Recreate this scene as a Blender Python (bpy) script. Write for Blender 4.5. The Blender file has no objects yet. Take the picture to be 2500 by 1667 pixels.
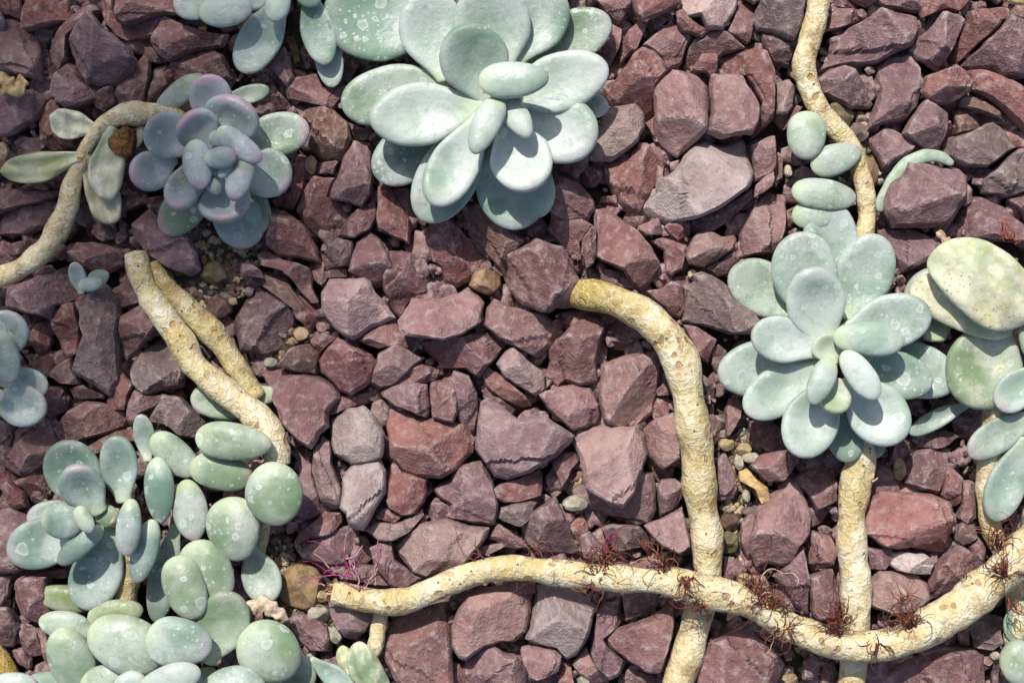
import bpy, math, random
import numpy as np
from mathutils import Vector, Matrix

# ------------------------------------------------------------------ camera, sky, sun
S = 0.00024                       # metres per photo pixel on the gravel (photo 2500 px wide = 0.6 m)
LENS = 60.0
HPX = 2500 * LENS / 36.0          # camera height above the gravel, in the same pixel unit
scene = bpy.context.scene
col = scene.collection
cam_data = bpy.data.cameras.new('camera')
cam_data.lens = LENS; cam_data.sensor_width = 36.0; cam_data.sensor_fit = 'HORIZONTAL'
cam_data.clip_start = 0.01; cam_data.clip_end = 200
cam = bpy.data.objects.new('camera', cam_data); col.objects.link(cam)
cam.location = (0, 0, HPX * S); cam.rotation_euler = (0, 0, 0)
scene.camera = cam

SUN_ELEV = 53.0
SHADOW = Vector((0.34, -0.94)).normalized()    # world direction in which shadows fall
world = bpy.data.worlds.new('World'); scene.world = world; world.use_nodes = True
wn = world.node_tree.nodes; wl = world.node_tree.links
sky = wn.new('ShaderNodeTexSky'); sky.sky_type = 'NISHITA'; sky.sun_disc = False
sky.sun_elevation = math.radians(SUN_ELEV)
sun_dir = Vector((-SHADOW.x * math.cos(math.radians(SUN_ELEV)), -SHADOW.y * math.cos(math.radians(SUN_ELEV)), math.sin(math.radians(SUN_ELEV))))
sky.sun_rotation = math.atan2(sun_dir.x, sun_dir.y)
sky.air_density = 1.0; sky.dust_density = 2.5; sky.ozone_density = 1.0
wl.new(sky.outputs[0], wn['Background'].inputs[0]); wn['Background'].inputs[1].default_value = 0.12
sl = bpy.data.lights.new('sun', 'SUN'); sl.energy = 4.5; sl.angle = math.radians(0.6); sl.color = (1.0, 0.95, 0.87)
sun = bpy.data.objects.new('sun', sl); col.objects.link(sun)
sun.rotation_euler = (-sun_dir).to_track_quat('-Z', 'Y').to_euler(); sun.location = (0, 1, 3)
scene.view_settings.view_transform = 'Standard'; scene.view_settings.look = 'None'
scene.view_settings.gamma = 1.0; scene.view_settings.exposure = 0.1
scene.view_settings.use_curve_mapping = False
scene.cycles.use_denoising = True
scene.cycles.max_bounces = 5; scene.cycles.diffuse_bounces = 3; scene.cycles.glossy_bounces = 2
scene.cycles.use_adaptive_sampling = True; scene.cycles.adaptive_threshold = 0.03

# ------------------------------------------------------------------ helpers
TX = {'0': 0, '1': 620, '2': 1240, '3': 1860}
TY = {'A': 0, 'B': 550, 'C': 1107}
def src(tile, x, y):
    return (TX[tile[1]] + x / 2.8, TY[tile[0]] + y / 2.8)
def W(x, y, z):
    """photo pixel + height (px) -> metres"""
    k = (1 - z / HPX) * S
    return Vector(((x - 1250) * k, (833.5 - y) * k, z * S))
def tw(tile, x, y, z):
    return W(*src(tile, x, y), z)

def link(o, parent=None):
    col.objects.link(o)
    if parent is not None: o.parent = parent
    return o
def tag(o, label=None, cat=None, group=None, kind=None):
    if label: o['label'] = label
    if cat: o['category'] = cat
    if group: o['group'] = group
    if kind: o['kind'] = kind
    return o
def empty(name, loc):
    o = bpy.data.objects.new(name, None); o.location = loc; o.empty_display_size = 0.01
    return link(o)
def mesh(name, V, F, mat, origin=(0, 0, 0), parent=None, smooth=True, attrs=None, sharp=0):
    me = bpy.data.meshes.new(name)
    V = np.asarray(V, dtype=np.float64)
    org = np.array(origin, dtype=np.float64)
    me.from_pydata((V - org).tolist(), [], F if isinstance(F, list) else F.tolist())
    if smooth: me.polygons.foreach_set('use_smooth', np.ones(len(me.polygons), dtype=bool))
    for nm, (typ, arr) in (attrs or {}).items():
        a = me.attributes.new(nm, typ, 'POINT')
        a.data.foreach_set('color' if typ == 'FLOAT_COLOR' else 'vector', np.asarray(arr, dtype=np.float32).ravel())
    me.materials.append(mat); me.update()
    if sharp: me.set_sharp_from_angle(angle=math.radians(sharp))
    o = bpy.data.objects.new(name, me)
    link(o, parent)
    if parent is not None:
        o.location = Vector(origin) - parent.location
    else:
        o.location = origin
    return o
def rgba(c, n):
    return np.tile(np.array([c[0], c[1], c[2], 1.0]), (n, 1))
def noise3(P, seed, freq, oct=3):
    """cheap smooth noise: rotated sines, about -1..1"""
    r = np.random.RandomState(seed)
    out = np.zeros(len(P)); a = 1.0; tot = 0
    for o_ in range(oct):
        for _ in range(3):
            d = r.normal(size=3); d /= np.linalg.norm(d)
            d2 = r.normal(size=3); d2 /= np.linalg.norm(d2)
            ph = r.uniform(0, 6.28, 2)
            out += a * np.sin(P @ d * freq + ph[0] + 1.3 * np.sin(P @ d2 * freq * 0.7 + ph[1])) * 0.5
        tot += a * 0.9; a *= 0.5; freq *= 2.1
    return out / tot

# ------------------------------------------------------------------ materials
def mat_new(name):
    m = bpy.data.materials.new(name); m.use_nodes = True
    nt = m.node_tree; nt.nodes.remove(nt.nodes['Principled BSDF'])
    b = nt.nodes.new('ShaderNodeBsdfPrincipled')
    nt.links.new(b.outputs[0], nt.nodes['Material Output'].inputs[0])
    return m, nt, b
class NB:
    """tiny node builder"""
    def __init__(s, nt): s.nt = nt
    def n(s, t, **k):
        x = s.nt.nodes.new(t)
        for a, v in k.items(): setattr(x, a, v)
        return x
    def l(s, a, b): s.nt.links.new(a, b)
    def put(s, sock, v):
        if isinstance(v, (int, float)): sock.default_value = v
        elif isinstance(v, tuple): sock.default_value = v if len(v) == len(sock.default_value) else (*v, 1)
        else: s.l(v, sock)
    def attr(s, nm): return s.n('ShaderNodeAttribute', attribute_name=nm)
    def mix(s, f, a, b, mode='MIX'):
        x = s.n('ShaderNodeMix', data_type='RGBA', blend_type=mode)
        s.put(x.inputs[0], f); s.put(x.inputs[6], a); s.put(x.inputs[7], b); return x.outputs[2]
    def math(s, op, a, b=0.0, c=0.0):
        x = s.n('ShaderNodeMath', operation=op); s.put(x.inputs[0], a); s.put(x.inputs[1], b)
        if op in ('MULTIPLY_ADD', 'SMOOTH_MIN'): s.put(x.inputs[2], c)
        return x.outputs[0]
    def ramp(s, f, lo, hi, a=0.0, b=1.0):
        x = s.n('ShaderNodeMapRange', interpolation_type='SMOOTHSTEP'); s.put(x.inputs[0], f)
        s.put(x.inputs[1], lo); s.put(x.inputs[2], hi); s.put(x.inputs[3], a); s.put(x.inputs[4], b); return x.outputs[0]
    def noise(s, v, sc, det=4, rough=0.6, dist=0.0):
        x = s.n('ShaderNodeTexNoise'); s.l(v, x.inputs['Vector']); x.inputs['Scale'].default_value = sc
        x.inputs['Detail'].default_value = det; x.inputs['Roughness'].default_value = rough; x.inputs['Distortion'].default_value = dist
        return x.outputs[0]
    def vor(s, v, sc, feature='F1', rand=1.0):
        x = s.n('ShaderNodeTexVoronoi', feature=feature); s.l(v, x.inputs['Vector']); x.inputs['Scale'].default_value = sc
        x.inputs['Randomness'].default_value = rand; return x
    def warp(s, v, sc, amt):
        nz = s.n('ShaderNodeTexNoise'); s.l(v, nz.inputs['Vector']); nz.inputs['Scale'].default_value = sc
        sub = s.n('ShaderNodeVectorMath', operation='SUBTRACT'); s.l(nz.outputs['Color'], sub.inputs[0]); sub.inputs[1].default_value = (.5, .5, .5)
        sca = s.n('ShaderNodeVectorMath', operation='SCALE'); s.l(sub.outputs[0], sca.inputs[0]); sca.inputs['Scale'].default_value = amt
        add = s.n('ShaderNodeVectorMath', operation='ADD'); s.l(v, add.inputs[0]); s.l(sca.outputs[0], add.inputs[1]); return add.outputs[0]
    def bump(s, h, strength, dist, prev=None):
        x = s.n('ShaderNodeBump'); s.l(h, x.inputs['Height']); x.inputs['Strength'].default_value = strength; x.inputs['Distance'].default_value = dist
        if prev is not None: s.l(prev, x.inputs['Normal'])
        return x.outputs[0]
    def vec(s, v, scale=(1, 1, 1), off=None, rot=(0, 0, 0)):
        x = s.n('ShaderNodeMapping'); s.l(v, x.inputs[0]); x.inputs['Scale'].default_value = scale; x.inputs['Rotation'].default_value = rot
        if off is not None: s.l(off, x.inputs['Location'])
        return x.outputs[0]

def make_stone_mat():
    m, nt, b = mat_new('stone'); q = NB(nt)
    c = q.attr('col').outputs['Color']
    oi = q.n('ShaderNodeObjectInfo')
    tc = q.n('ShaderNodeTexCoord')
    rnd = q.n('ShaderNodeCombineXYZ')
    for i, k in enumerate((7.0, 13.0, 3.0)): q.l(q.math('MULTIPLY', oi.outputs['Random'], k), rnd.inputs[i])
    v = q.vec(tc.outputs['Object'], off=rnd.outputs[0])
    big = q.noise(v, 45, 3, 0.62); mid = q.noise(v, 210, 4, 0.68); fine = q.noise(v, 850, 2, 0.75)
    # lamination streaks, direction differs from stone to stone
    rotn = q.n('ShaderNodeVectorRotate', rotation_type='AXIS_ANGLE'); q.l(v, rotn.inputs['Vector'])
    rotn.inputs['Axis'].default_value = (0.3, 0.5, 0.8); q.l(q.math('MULTIPLY', oi.outputs['Random'], 19.0), rotn.inputs['Angle'])
    streak = q.noise(q.vec(rotn.outputs[0], (1, 3, 6)), 60, 3, 0.6, 0.0)
    x = q.mix(q.ramp(big, 0.35, 0.68), q.mix(1.0, c, (0.76, 0.66, 0.68), 'MULTIPLY'), q.mix(1.0, c, (1.14, 1.1, 1.1), 'MULTIPLY'))
    x = q.mix(q.math('MULTIPLY', q.ramp(streak, 0.42, 0.7), 0.35), x, q.mix(1.0, c, (1.35, 1.3, 1.32), 'MULTIPLY'))
    x = q.mix(q.math('MULTIPLY', q.ramp(mid, 0.48, 0.72), 0.6), x, (0.41, 0.33, 0.31))     # pale dusty bloom
    x = q.mix(q.math('MULTIPLY', q.ramp(mid, 0.46, 0.25), 0.5), x, q.mix(1.0, c, (0.55, 0.42, 0.42), 'MULTIPLY'))
    geo = q.n('ShaderNodeNewGeometry')
    worn = q.math('MULTIPLY', q.ramp(geo.outputs['Pointiness'], 0.508, 0.57), q.ramp(mid, 0.3, 0.6))
    x = q.mix(q.math('MULTIPLY', worn, 0.7), x, (0.45, 0.36, 0.35))                        # chipped, paler arrises
    sp = q.vor(v, 520); spn = q.math('MULTIPLY', q.ramp(sp.outputs['Distance'], 0.16, 0.06), q.ramp(q.noise(v, 60, 2), 0.56, 0.66))
    x = q.mix(q.math('MULTIPLY', spn, 0.7), x, (0.55, 0.48, 0.45))
    x = q.mix(q.math('MULTIPLY', q.ramp(fine, 0.35, 0.7), 0.28), x, q.mix(1.0, x, (0.6, 0.55, 0.55), 'MULTIPLY'))
    q.l(x, b.inputs['Base Color'])
    b.inputs['Roughness'].default_value = 0.82; b.inputs['Specular IOR Level'].default_value = 0.28
    hh = q.math('ADD', q.math('MULTIPLY', mid, 1.0), q.math('ADD', q.math('MULTIPLY', streak, 0.35), q.math('MULTIPLY', fine, 0.42)))
    n3 = q.bump(hh, 0.65, 0.0036)
    q.l(n3, b.inputs['Normal'])
    return m

def make_leaf_mat():
    m, nt, b = mat_new('succulent_leaf'); q = NB(nt)
    c = q.attr('col').outputs['Color']
    par = q.n('ShaderNodeSeparateColor'); q.l(q.attr('par').outputs['Color'], par.inputs[0])
    t, blush, spots = par.outputs[0], par.outputs[1], par.outputs[2]
    dirt = q.attr('par').outputs['Alpha']
    oi = q.n('ShaderNodeObjectInfo'); tc = q.n('ShaderNodeTexCoord')
    rnd = q.n('ShaderNodeCombineXYZ')
    for i, k in enumerate((5.0, 11.0, 3.0)): q.l(q.math('MULTIPLY', oi.outputs['Random'], k), rnd.inputs[i])
    v = q.vec(tc.outputs['Object'], off=rnd.outputs[0])
    n1 = q.noise(v, 50, 4, 0.62); n2 = q.noise(v, 150, 4, 0.68); n3 = q.noise(v, 1100, 2, 0.75)
    green = q.mix(1.0, c, (0.58, 0.69, 0.60), 'MULTIPLY')
    bloom = q.mix(0.42, c, (0.51, 0.57, 0.525))
    rubbed = q.noise(q.vec(v, (1, 1, 1)), 20, 3, 0.55, 0.4)
    x = q.mix(q.ramp(q.math('MULTIPLY_ADD', n1, 0.35, q.math('MULTIPLY', rubbed, 0.65)), 0.38, 0.6), green, bloom)
    x = q.mix(q.math('MULTIPLY', q.ramp(n2, 0.5, 0.7), 0.6), x, green)
    x = q.mix(q.math('MULTIPLY', q.ramp(n3, 0.4, 0.75, 0.0, 0.32), q.ramp(rubbed, 0.4, 0.6)), x, (0.60, 0.65, 0.63))
    # rubbed rim of the leaf: thinner bloom toward the base
    x = q.mix(q.ramp(t, 0.32, 0.0, 0.0, 0.6), x, (0.50, 0.58, 0.36))
    # dried water marks
    wv = q.warp(v, 260, 0.0032)
    for sc, lo, dens in ((95, 0.30, 0.5), (170, 0.30, 0.62), (380, 0.32, 0.55)):
        vo = q.vor(wv, sc); cr = q.n('ShaderNodeSeparateColor'); q.l(vo.outputs['Color'], cr.inputs[0])
        pres = q.math('GREATER_THAN', q.math('MULTIPLY_ADD', spots, 0.42, cr.outputs[0]), 1.0)
        rad = q.math('MULTIPLY_ADD', cr.outputs[1], lo, 0.10)
        dd = q.math('SUBTRACT', vo.outputs['Distance'], rad)
        disc = q.math('MULTIPLY', q.ramp(dd, 0.03, -0.03), q.ramp(dd, -0.16, -0.03, 0.45, 1.0))
        x = q.mix(q.math('MULTIPLY', q.math('MULTIPLY', disc, pres), dens), x, (0.58, 0.64, 0.62))
    x = q.mix(q.math('MULTIPLY', q.math('MULTIPLY', blush, q.ramp(n1, 0.44, 0.64)), 0.26), x, (0.33, 0.26, 0.36))   # mauve flush on stressed leaves
    # pink blush and small scar at the tip
    bl = q.math('MULTIPLY', q.math('MULTIPLY', q.ramp(q.math('MULTIPLY_ADD', n2, 0.3, t), 0.92, 1.12), blush), q.ramp(n1, 0.36, 0.56, 0.15, 1.0))
    x = q.mix(q.math('MULTIPLY', bl, 0.6), x, (0.40, 0.20, 0.28))
    sc2 = q.math('MULTIPLY', q.ramp(q.noise(v, 75, 3, 0.7), 0.66, 0.74), 0.45)
    x = q.mix(sc2, x, (0.36, 0.33, 0.22))
    # ageing leaf: bleached, yellowed patches and dark specks
    old = q.mix(q.ramp(n1, 0.42, 0.6), q.mix(0.6, q.mix(1.0, c, (1.05, 1.03, 0.85), 'MULTIPLY'), x), (0.60, 0.58, 0.43)); old = q.mix(q.math('MULTIPLY', q.ramp(q.math('MULTIPLY_ADD', n2, 0.4, q.math('MULTIPLY', rubbed, 0.6)), 0.5, 0.62), 0.5), old, (0.32, 0.29, 0.14)); old = q.mix(q.math('MULTIPLY', q.ramp(n2, 0.55, 0.68), 0.6), old, (0.42, 0.42, 0.16))
    sv = q.vor(wv, 420); old = q.mix(q.math('MULTIPLY', q.ramp(sv.outputs['Distance'], 0.3, 0.12), q.math('MULTIPLY', q.ramp(q.noise(v, 50, 2), 0.5, 0.62), 0.85)), old, (0.13, 0.11, 0.05))
    x = q.mix(dirt, x, old)
    q.l(x, b.inputs['Base Color'])
    q.l(q.ramp(n2, 0.3, 0.7, 0.36, 0.56), b.inputs['Roughness'])
    b.inputs['Specular IOR Level'].default_value = 0.35
    b.inputs['Sheen Weight'].default_value = 0.12; b.inputs['Sheen Roughness'].default_value = 0.5
    nb = q.bump(q.math('ADD', q.math('MULTIPLY', n1, 0.9), q.math('MULTIPLY', n2, 0.22)), 0.4, 0.004)
    q.l(nb, b.inputs['Normal'])
    return m

def make_stem_mat():
    m, nt, b = mat_new('stem_skin'); q = NB(nt)
    c = q.attr('col').outputs['Color']; v0 = q.attr('sp').outputs['Vector']
    v = q.warp(v0, 110, 0.017)
    big = q.noise(v0, 30, 3, 0.6); mid = q.noise(v0, 150, 4, 0.65); fine = q.noise(v0, 700, 2, 0.7)
    cell = q.n('ShaderNodeSeparateColor'); q.l(q.vor(q.vec(v, (1, 1, 1.5)), 135).outputs['Color'], cell.inputs[0])
    e = q.vor(q.vec(v, (1, 1, 1.5)), 135, 'DISTANCE_TO_EDGE').outputs['Distance']
    e2 = q.vor(q.vec(q.warp(v0, 60, 0.03), (1, 1, 1.9)), 75, 'DISTANCE_TO_EDGE').outputs['Distance']
    x = q.mix(q.ramp(mid, 0.35, 0.65), q.mix(1.0, c, (0.84, 0.77, 0.56), 'MULTIPLY'), q.mix(1.0, c, (1.04, 1.04, 1.06), 'MULTIPLY'))
    x = q.mix(q.math('MULTIPLY', q.ramp(cell.outputs[0], 0.3, 0.9), 0.5), x, q.mix(1.0, c, (0.72, 0.58, 0.32), 'MULTIPLY'))
    x = q.mix(q.math('MULTIPLY', q.ramp(big, 0.46, 0.62), 0.8), x, q.mix(1.0, c, (0.68, 0.58, 0.30), 'MULTIPLY'))       # translucent green-yellow skin
    x = q.mix(q.math('MULTIPLY', q.math('MULTIPLY', q.ramp(e, 0.05, 0.0), q.ramp(fine, 0.3, 0.6)), 0.6), x, (0.82, 0.77, 0.62))   # papery web
    x = q.mix(q.math('MULTIPLY', q.ramp(e2, 0.022, 0.0), 0.6), x, (0.84, 0.79, 0.66))
    # leaf scars
    vs = q.vor(q.warp(v0, 150, 0.006), 95); cs = q.n('ShaderNodeSeparateColor'); q.l(vs.outputs['Color'], cs.inputs[0])
    scar = q.math('MULTIPLY', q.ramp(vs.outputs['Distance'], 0.24, 0.16), q.math('GREATER_THAN', cs.outputs[0], 0.28))
    x = q.mix(q.math('MULTIPLY', scar, 0.85), x, q.mix(cs.outputs[1], (0.34, 0.17, 0.08), (0.50, 0.33, 0.14)))
    vd = q.vor(v0, 210); cd = q.n('ShaderNodeSeparateColor'); q.l(vd.outputs['Color'], cd.inputs[0])
    dot = q.math('MULTIPLY', q.ramp(vd.outputs['Distance'], 0.22, 0.13), q.math('GREATER_THAN', cd.outputs[0], 0.8))
    x = q.mix(q.math('MULTIPLY', dot, 0.85), x, (0.10, 0.055, 0.035))
    ck = q.vor(q.vec(q.warp(v0, 60, 0.02), (1, 1, 3.2)), 40, 'DISTANCE_TO_EDGE').outputs['Distance']
    crack = q.math('MULTIPLY', q.ramp(ck, 0.018, 0.004), q.ramp(big, 0.46, 0.56))
    x = q.mix(q.math('MULTIPLY', crack, 0.7), x, (0.16, 0.11, 0.07))
    dirt = q.math('MULTIPLY', q.ramp(q.noise(v0, 75, 4, 0.7), 0.53, 0.66), 0.75)
    x = q.mix(dirt, x, (0.32, 0.20, 0.09))
    q.l(x, b.inputs['Base Color'])
    b.inputs['Roughness'].default_value = 0.58; b.inputs['Specular IOR Level'].default_value = 0.3
    hh = q.math('ADD', mid, q.math('ADD', q.math('MULTIPLY', q.ramp(e, 0.0, 0.1), -0.10), q.math('MULTIPLY', scar, -0.3)))
    q.l(q.bump(hh, 0.85, 0.0032), b.inputs['Normal'])
    return m

def make_plain(name, rough=0.8, var=0.35, scale=300, bump=0.001):
    m, nt, b = mat_new(name); q = NB(nt)
    c = q.attr('col').outputs['Color']; tc = q.n('ShaderNodeTexCoord')
    n1 = q.noise(tc.outputs['Object'], scale, 5, 0.7)
    x = q.mix(q.ramp(n1, 0.35, 0.65), q.mix(1.0, c, (1 - var, 1 - var * 1.05, 1 - var * 1.15), 'MULTIPLY'), q.mix(1.0, c, (1 + var * .6, 1 + var * .55, 1 + var * .5), 'MULTIPLY'))
    q.l(x, b.inputs['Base Color']); b.inputs['Roughness'].default_value = rough; b.inputs['Specular IOR Level'].default_value = 0.25
    q.l(q.bump(n1, 0.6, bump), b.inputs['Normal'])
    return m

def make_soil():
    m, nt, b = mat_new('soil'); q = NB(nt)
    tc = q.n('ShaderNodeTexCoord'); v = tc.outputs['Object']
    n1 = q.noise(v, 60, 6, 0.7); n2 = q.noise(v, 600, 4, 0.7)
    x = q.mix(q.ramp(n1, 0.35, 0.65), (0.045, 0.035, 0.027), (0.11, 0.085, 0.06))
    x = q.mix(q.ramp(n2, 0.5, 0.75, 0, .6), x, (0.19, 0.15, 0.10))
    q.l(x, b.inputs['Base Color']); b.inputs['Roughness'].default_value = 0.95
    nb = q.bump(n1, 0.8, 0.006); nb = q.bump(n2, 0.8, 0.002, nb); q.l(nb, b.inputs['Normal'])
    return m

M_STONE = make_stone_mat(); M_LEAF = make_leaf_mat(); M_STEM = make_stem_mat()
M_ROOT = make_plain('root_fibre', 0.6, 0.4, 500, 0.0004); M_DRY = make_plain('dry_tissue', 0.85, 0.45, 160, 0.002)
M_PEB = make_plain('pebble_stone', 0.8, 0.4, 120, 0.002); M_SOIL = make_soil()
def make_rust():
    m, nt, b = mat_new('rusty_bark'); q = NB(nt); v = q.n('ShaderNodeTexCoord').outputs['Object']
    n1 = q.noise(v, 150, 5, 0.75); n2 = q.noise(v, 60, 3, 0.6)
    x = q.mix(q.ramp(n1, 0.38, 0.62), (0.03, 0.02, 0.015), (0.36, 0.15, 0.035)); x = q.mix(q.ramp(n2, 0.5, 0.62, 0, .8), x, (0.05, 0.04, 0.03))
    q.l(x, b.inputs['Base Color']); b.inputs['Roughness'].default_value = 0.95; q.l(q.bump(n1, 1.0, 0.006), b.inputs['Normal']); return m
M_RUST = make_rust()
M_TIMBER = make_plain('weathered_timber', 0.85, 0.3, 40, 0.002)

# ------------------------------------------------------------------ ground
g = 15.0; zg = -100 * S
mesh('ground', [(-g, -g, zg), (g, -g, zg), (g, g, zg), (-g, g, zg)], [(0, 1, 2, 3)], M_SOIL)['kind'] = 'structure'

# ------------------------------------------------------------------ stones
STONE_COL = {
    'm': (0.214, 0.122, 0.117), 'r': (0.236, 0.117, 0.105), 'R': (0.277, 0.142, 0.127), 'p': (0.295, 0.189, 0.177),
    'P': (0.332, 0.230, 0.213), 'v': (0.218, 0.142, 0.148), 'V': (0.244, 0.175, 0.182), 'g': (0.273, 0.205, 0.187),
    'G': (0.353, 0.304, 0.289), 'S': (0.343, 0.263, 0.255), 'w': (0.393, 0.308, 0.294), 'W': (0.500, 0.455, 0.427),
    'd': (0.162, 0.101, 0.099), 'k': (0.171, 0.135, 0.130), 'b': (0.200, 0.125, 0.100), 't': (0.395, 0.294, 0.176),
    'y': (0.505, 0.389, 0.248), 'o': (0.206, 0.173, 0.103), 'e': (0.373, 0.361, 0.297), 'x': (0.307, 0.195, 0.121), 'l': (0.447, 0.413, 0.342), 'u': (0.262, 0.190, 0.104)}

def star_centre(P):
    c0 = P.mean(0); lo, hi = P.min(0), P.max(0); best = None
    A = P; B = np.roll(P, -1, 0); E = B - A; L = np.linalg.norm(E, axis=1) + 1e-9
    ar = np.sum(A[:, 0] * B[:, 1] - B[:, 0] * A[:, 1]); sg = 1 if ar > 0 else -1
    for u in np.linspace(0.15, 0.85, 15):
        for v in np.linspace(0.15, 0.85, 15):
            c = lo + (hi - lo) * np.array([u, v])
            d = sg * (E[:, 0] * (c[1] - A[:, 1]) - E[:, 1] * (c[0] - A[:, 0])) / L
            sc = d.min()
            if best is None or sc > best[0]: best = (sc, c)
    return best[1]

def stone_geo(P, ztop, thick, seed, tilt=(0, 0), step=8.0, rings=(1, .97, .93, .88, .82, .75, .67, .58, .49, .39, .29, .19, .09), jag=1.0):
    """closed broken-rock solid: traced outline, flat chipped facets on top, steep sides. px units"""
    r = np.random.RandomState(seed)
    P = np.asarray(P, float); c = star_centre(P)
    pts = []
    n = len(P)
    for i in range(n):
        a, b_ = P[i], P[(i + 1) % n]; k = max(2, int(np.linalg.norm(b_ - a) / step))
        for j in range(k): pts.append(a + (b_ - a) * j / k)
    O = np.array(pts)
    O = O * 0.9 + 0.05 * (np.roll(O, 1, 0) + np.roll(O, -1, 0))
    rel = O - c; R = np.linalg.norm(rel, axis=1); Rm = R.mean()
    O3 = np.column_stack([O, np.zeros(len(O))])
    O = c + (O - c) * 1.025
    rel = O - c; R = np.linalg.norm(rel, axis=1)
    w = noise3(O3, seed + 7, 0.11, 2) * 2.2 * jag + noise3(O3, seed + 9, 0.035, 1) * 0.02 * Rm * jag
    O = c + rel * (1 + w / np.maximum(R, 1))[:, None]
    N = len(O)
    # facets
    fac = []
    th0 = r.uniform(0, 2 * math.pi)
    for k in range(r.randint(2, 4)):                                   # large faces meeting in ridges
        th = th0 + k * 2.2 + r.uniform(-.5, .5); d = np.array([math.cos(th), math.sin(th)])
        fac.append((d, np.max((O - c) @ d) * r.uniform(-0.12, 0.4), r.uniform(0.4, 1.05)))
    for _ in range(r.randint(4, 8)):                                   # chips along the rim
        th = r.uniform(0, 2 * math.pi); d = np.array([math.cos(th), math.sin(th)])
        fac.append((d, np.max((O - c) @ d) * r.uniform(0.5, 0.88), r.uniform(0.6, 1.6)))
    if tilt == (0, 0): tilt = tuple(r.normal(0, 0.2, 2))
    edge_p = r.uniform(0.16, 0.34)
    ledge = []
    for _ in range(r.choice([0, 1, 1, 2, 2])):
        th = r.uniform(0, 2 * math.pi); d = np.array([math.cos(th), math.sin(th)])
        ledge.append((d, np.max((O - c) @ d) * r.uniform(0.15, 0.7), min(thick * 0.3, Rm * r.uniform(0.05, 0.16))))
    V = []
    for s in rings:
        Q = c + (O - c) * s
        if s < 0.95: Q = Q + np.column_stack([noise3(np.column_stack([Q, np.zeros(N)]), seed + 21, 0.05, 1), noise3(np.column_stack([Q, np.ones(N)]), seed + 22, 0.05, 1)]) * 0.02 * Rm
        z = np.zeros(N)
        for d, off, sl_ in fac: z = np.minimum(z, -sl_ * np.maximum(0, (Q - c) @ d - off))
        z = np.maximum(z, -thick * 0.8)
        z += (Q - c) @ np.array(tilt)
        if s > 0.88: z -= thick * edge_p * ((s - 0.88) / 0.12) ** 1.6
        for d, off, dep in ledge: z -= dep * ((Q - c) @ d + 0.10 * Rm * noise3(np.column_stack([Q, np.zeros(N)]), seed + 31, 4.0 / Rm, 2) > off)
        Q3 = np.column_stack([Q, z])
        z += noise3(Q3, seed + 3, 3.6 / Rm, 2) * 0.03 * Rm + noise3(Q3, seed + 5, 0.10, 2) * 1.7
        V.append(np.column_stack([Q, ztop + z]))
    rim = V[0][:, 2]
    low1 = np.column_stack([c + (O - c) * 0.985, rim - thick * 0.35])
    low2 = np.column_stack([c + (O - c) * 0.80, np.full(N, rim.min() - thick * 0.55)])
    zc = V[-1][:, 2].mean()
    allV = np.vstack([low2, low1] + V + [[[c[0], c[1], zc]], [[c[0], c[1], rim.min() - thick * 0.6]]])
    nr = len(V) + 2; F = []
    i = np.arange(N); j = (i + 1) % N
    ar = np.sum(O[:, 0] * np.roll(O[:, 1], -1) - np.roll(O[:, 0], -1) * O[:, 1])
    for k in range(nr - 1):
        a = k * N
        F.append(np.column_stack([a + i, a + N + i, a + N + j, a + j]))
    quads = np.vstack(F).tolist()
    top = (nr - 1) * N; tip = nr * N
    tris = [[top + int(p), tip, top + int(q_)] for p, q_ in zip(i, j)] + [[tip + 1, int(p), int(q_)] for p, q_ in zip(i, j)]
    F = quads + tris
    # y is flipped on the way to world space, so clockwise in the picture = outward here
    if ar < 0: F = [f[::-1] for f in F]
    return allV, F, c

def to_world(V, zref):
    k = (1 - zref / HPX) * S
    return np.column_stack([(V[:, 0] - 1250) * k, (833.5 - V[:, 1]) * k, V[:, 2] * S])

def put_stone(name, P, level, colr, label, seed, tilt=(0, 0), cat='stone', group='loose stones of the gravel bed', mat=None, thick=None, ztop=None, jag=1.0, step=8.0):
    P = np.asarray(P, float)
    size = np.sqrt(abs(np.sum(P[:, 0] * np.roll(P[:, 1], -1) - np.roll(P[:, 0], -1) * P[:, 1])) / 2)
    r = random.Random(seed)
    if ztop is None: ztop = -18 + level * 28 + r.uniform(-5, 5)
    if thick is None: thick = min(90, 0.55 * size + 10)
    V, F, c = stone_geo(P, ztop, thick, seed, tilt, step=step, jag=jag)
    Wv = to_world(V, ztop)
    org = Wv[-2].copy(); org[2] = Wv[:, 2].min()
    j = 1 + r.uniform(-0.1, 0.1); cc = tuple(v * j * (1 + r.uniform(-.03, .03)) for v in colr)
    o = mesh(name, Wv, F, mat or M_STONE, org, sharp=15, attrs={'col': ('FLOAT_COLOR', rgba(cc, len(V)))})
    return tag(o, label, cat, group)

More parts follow.
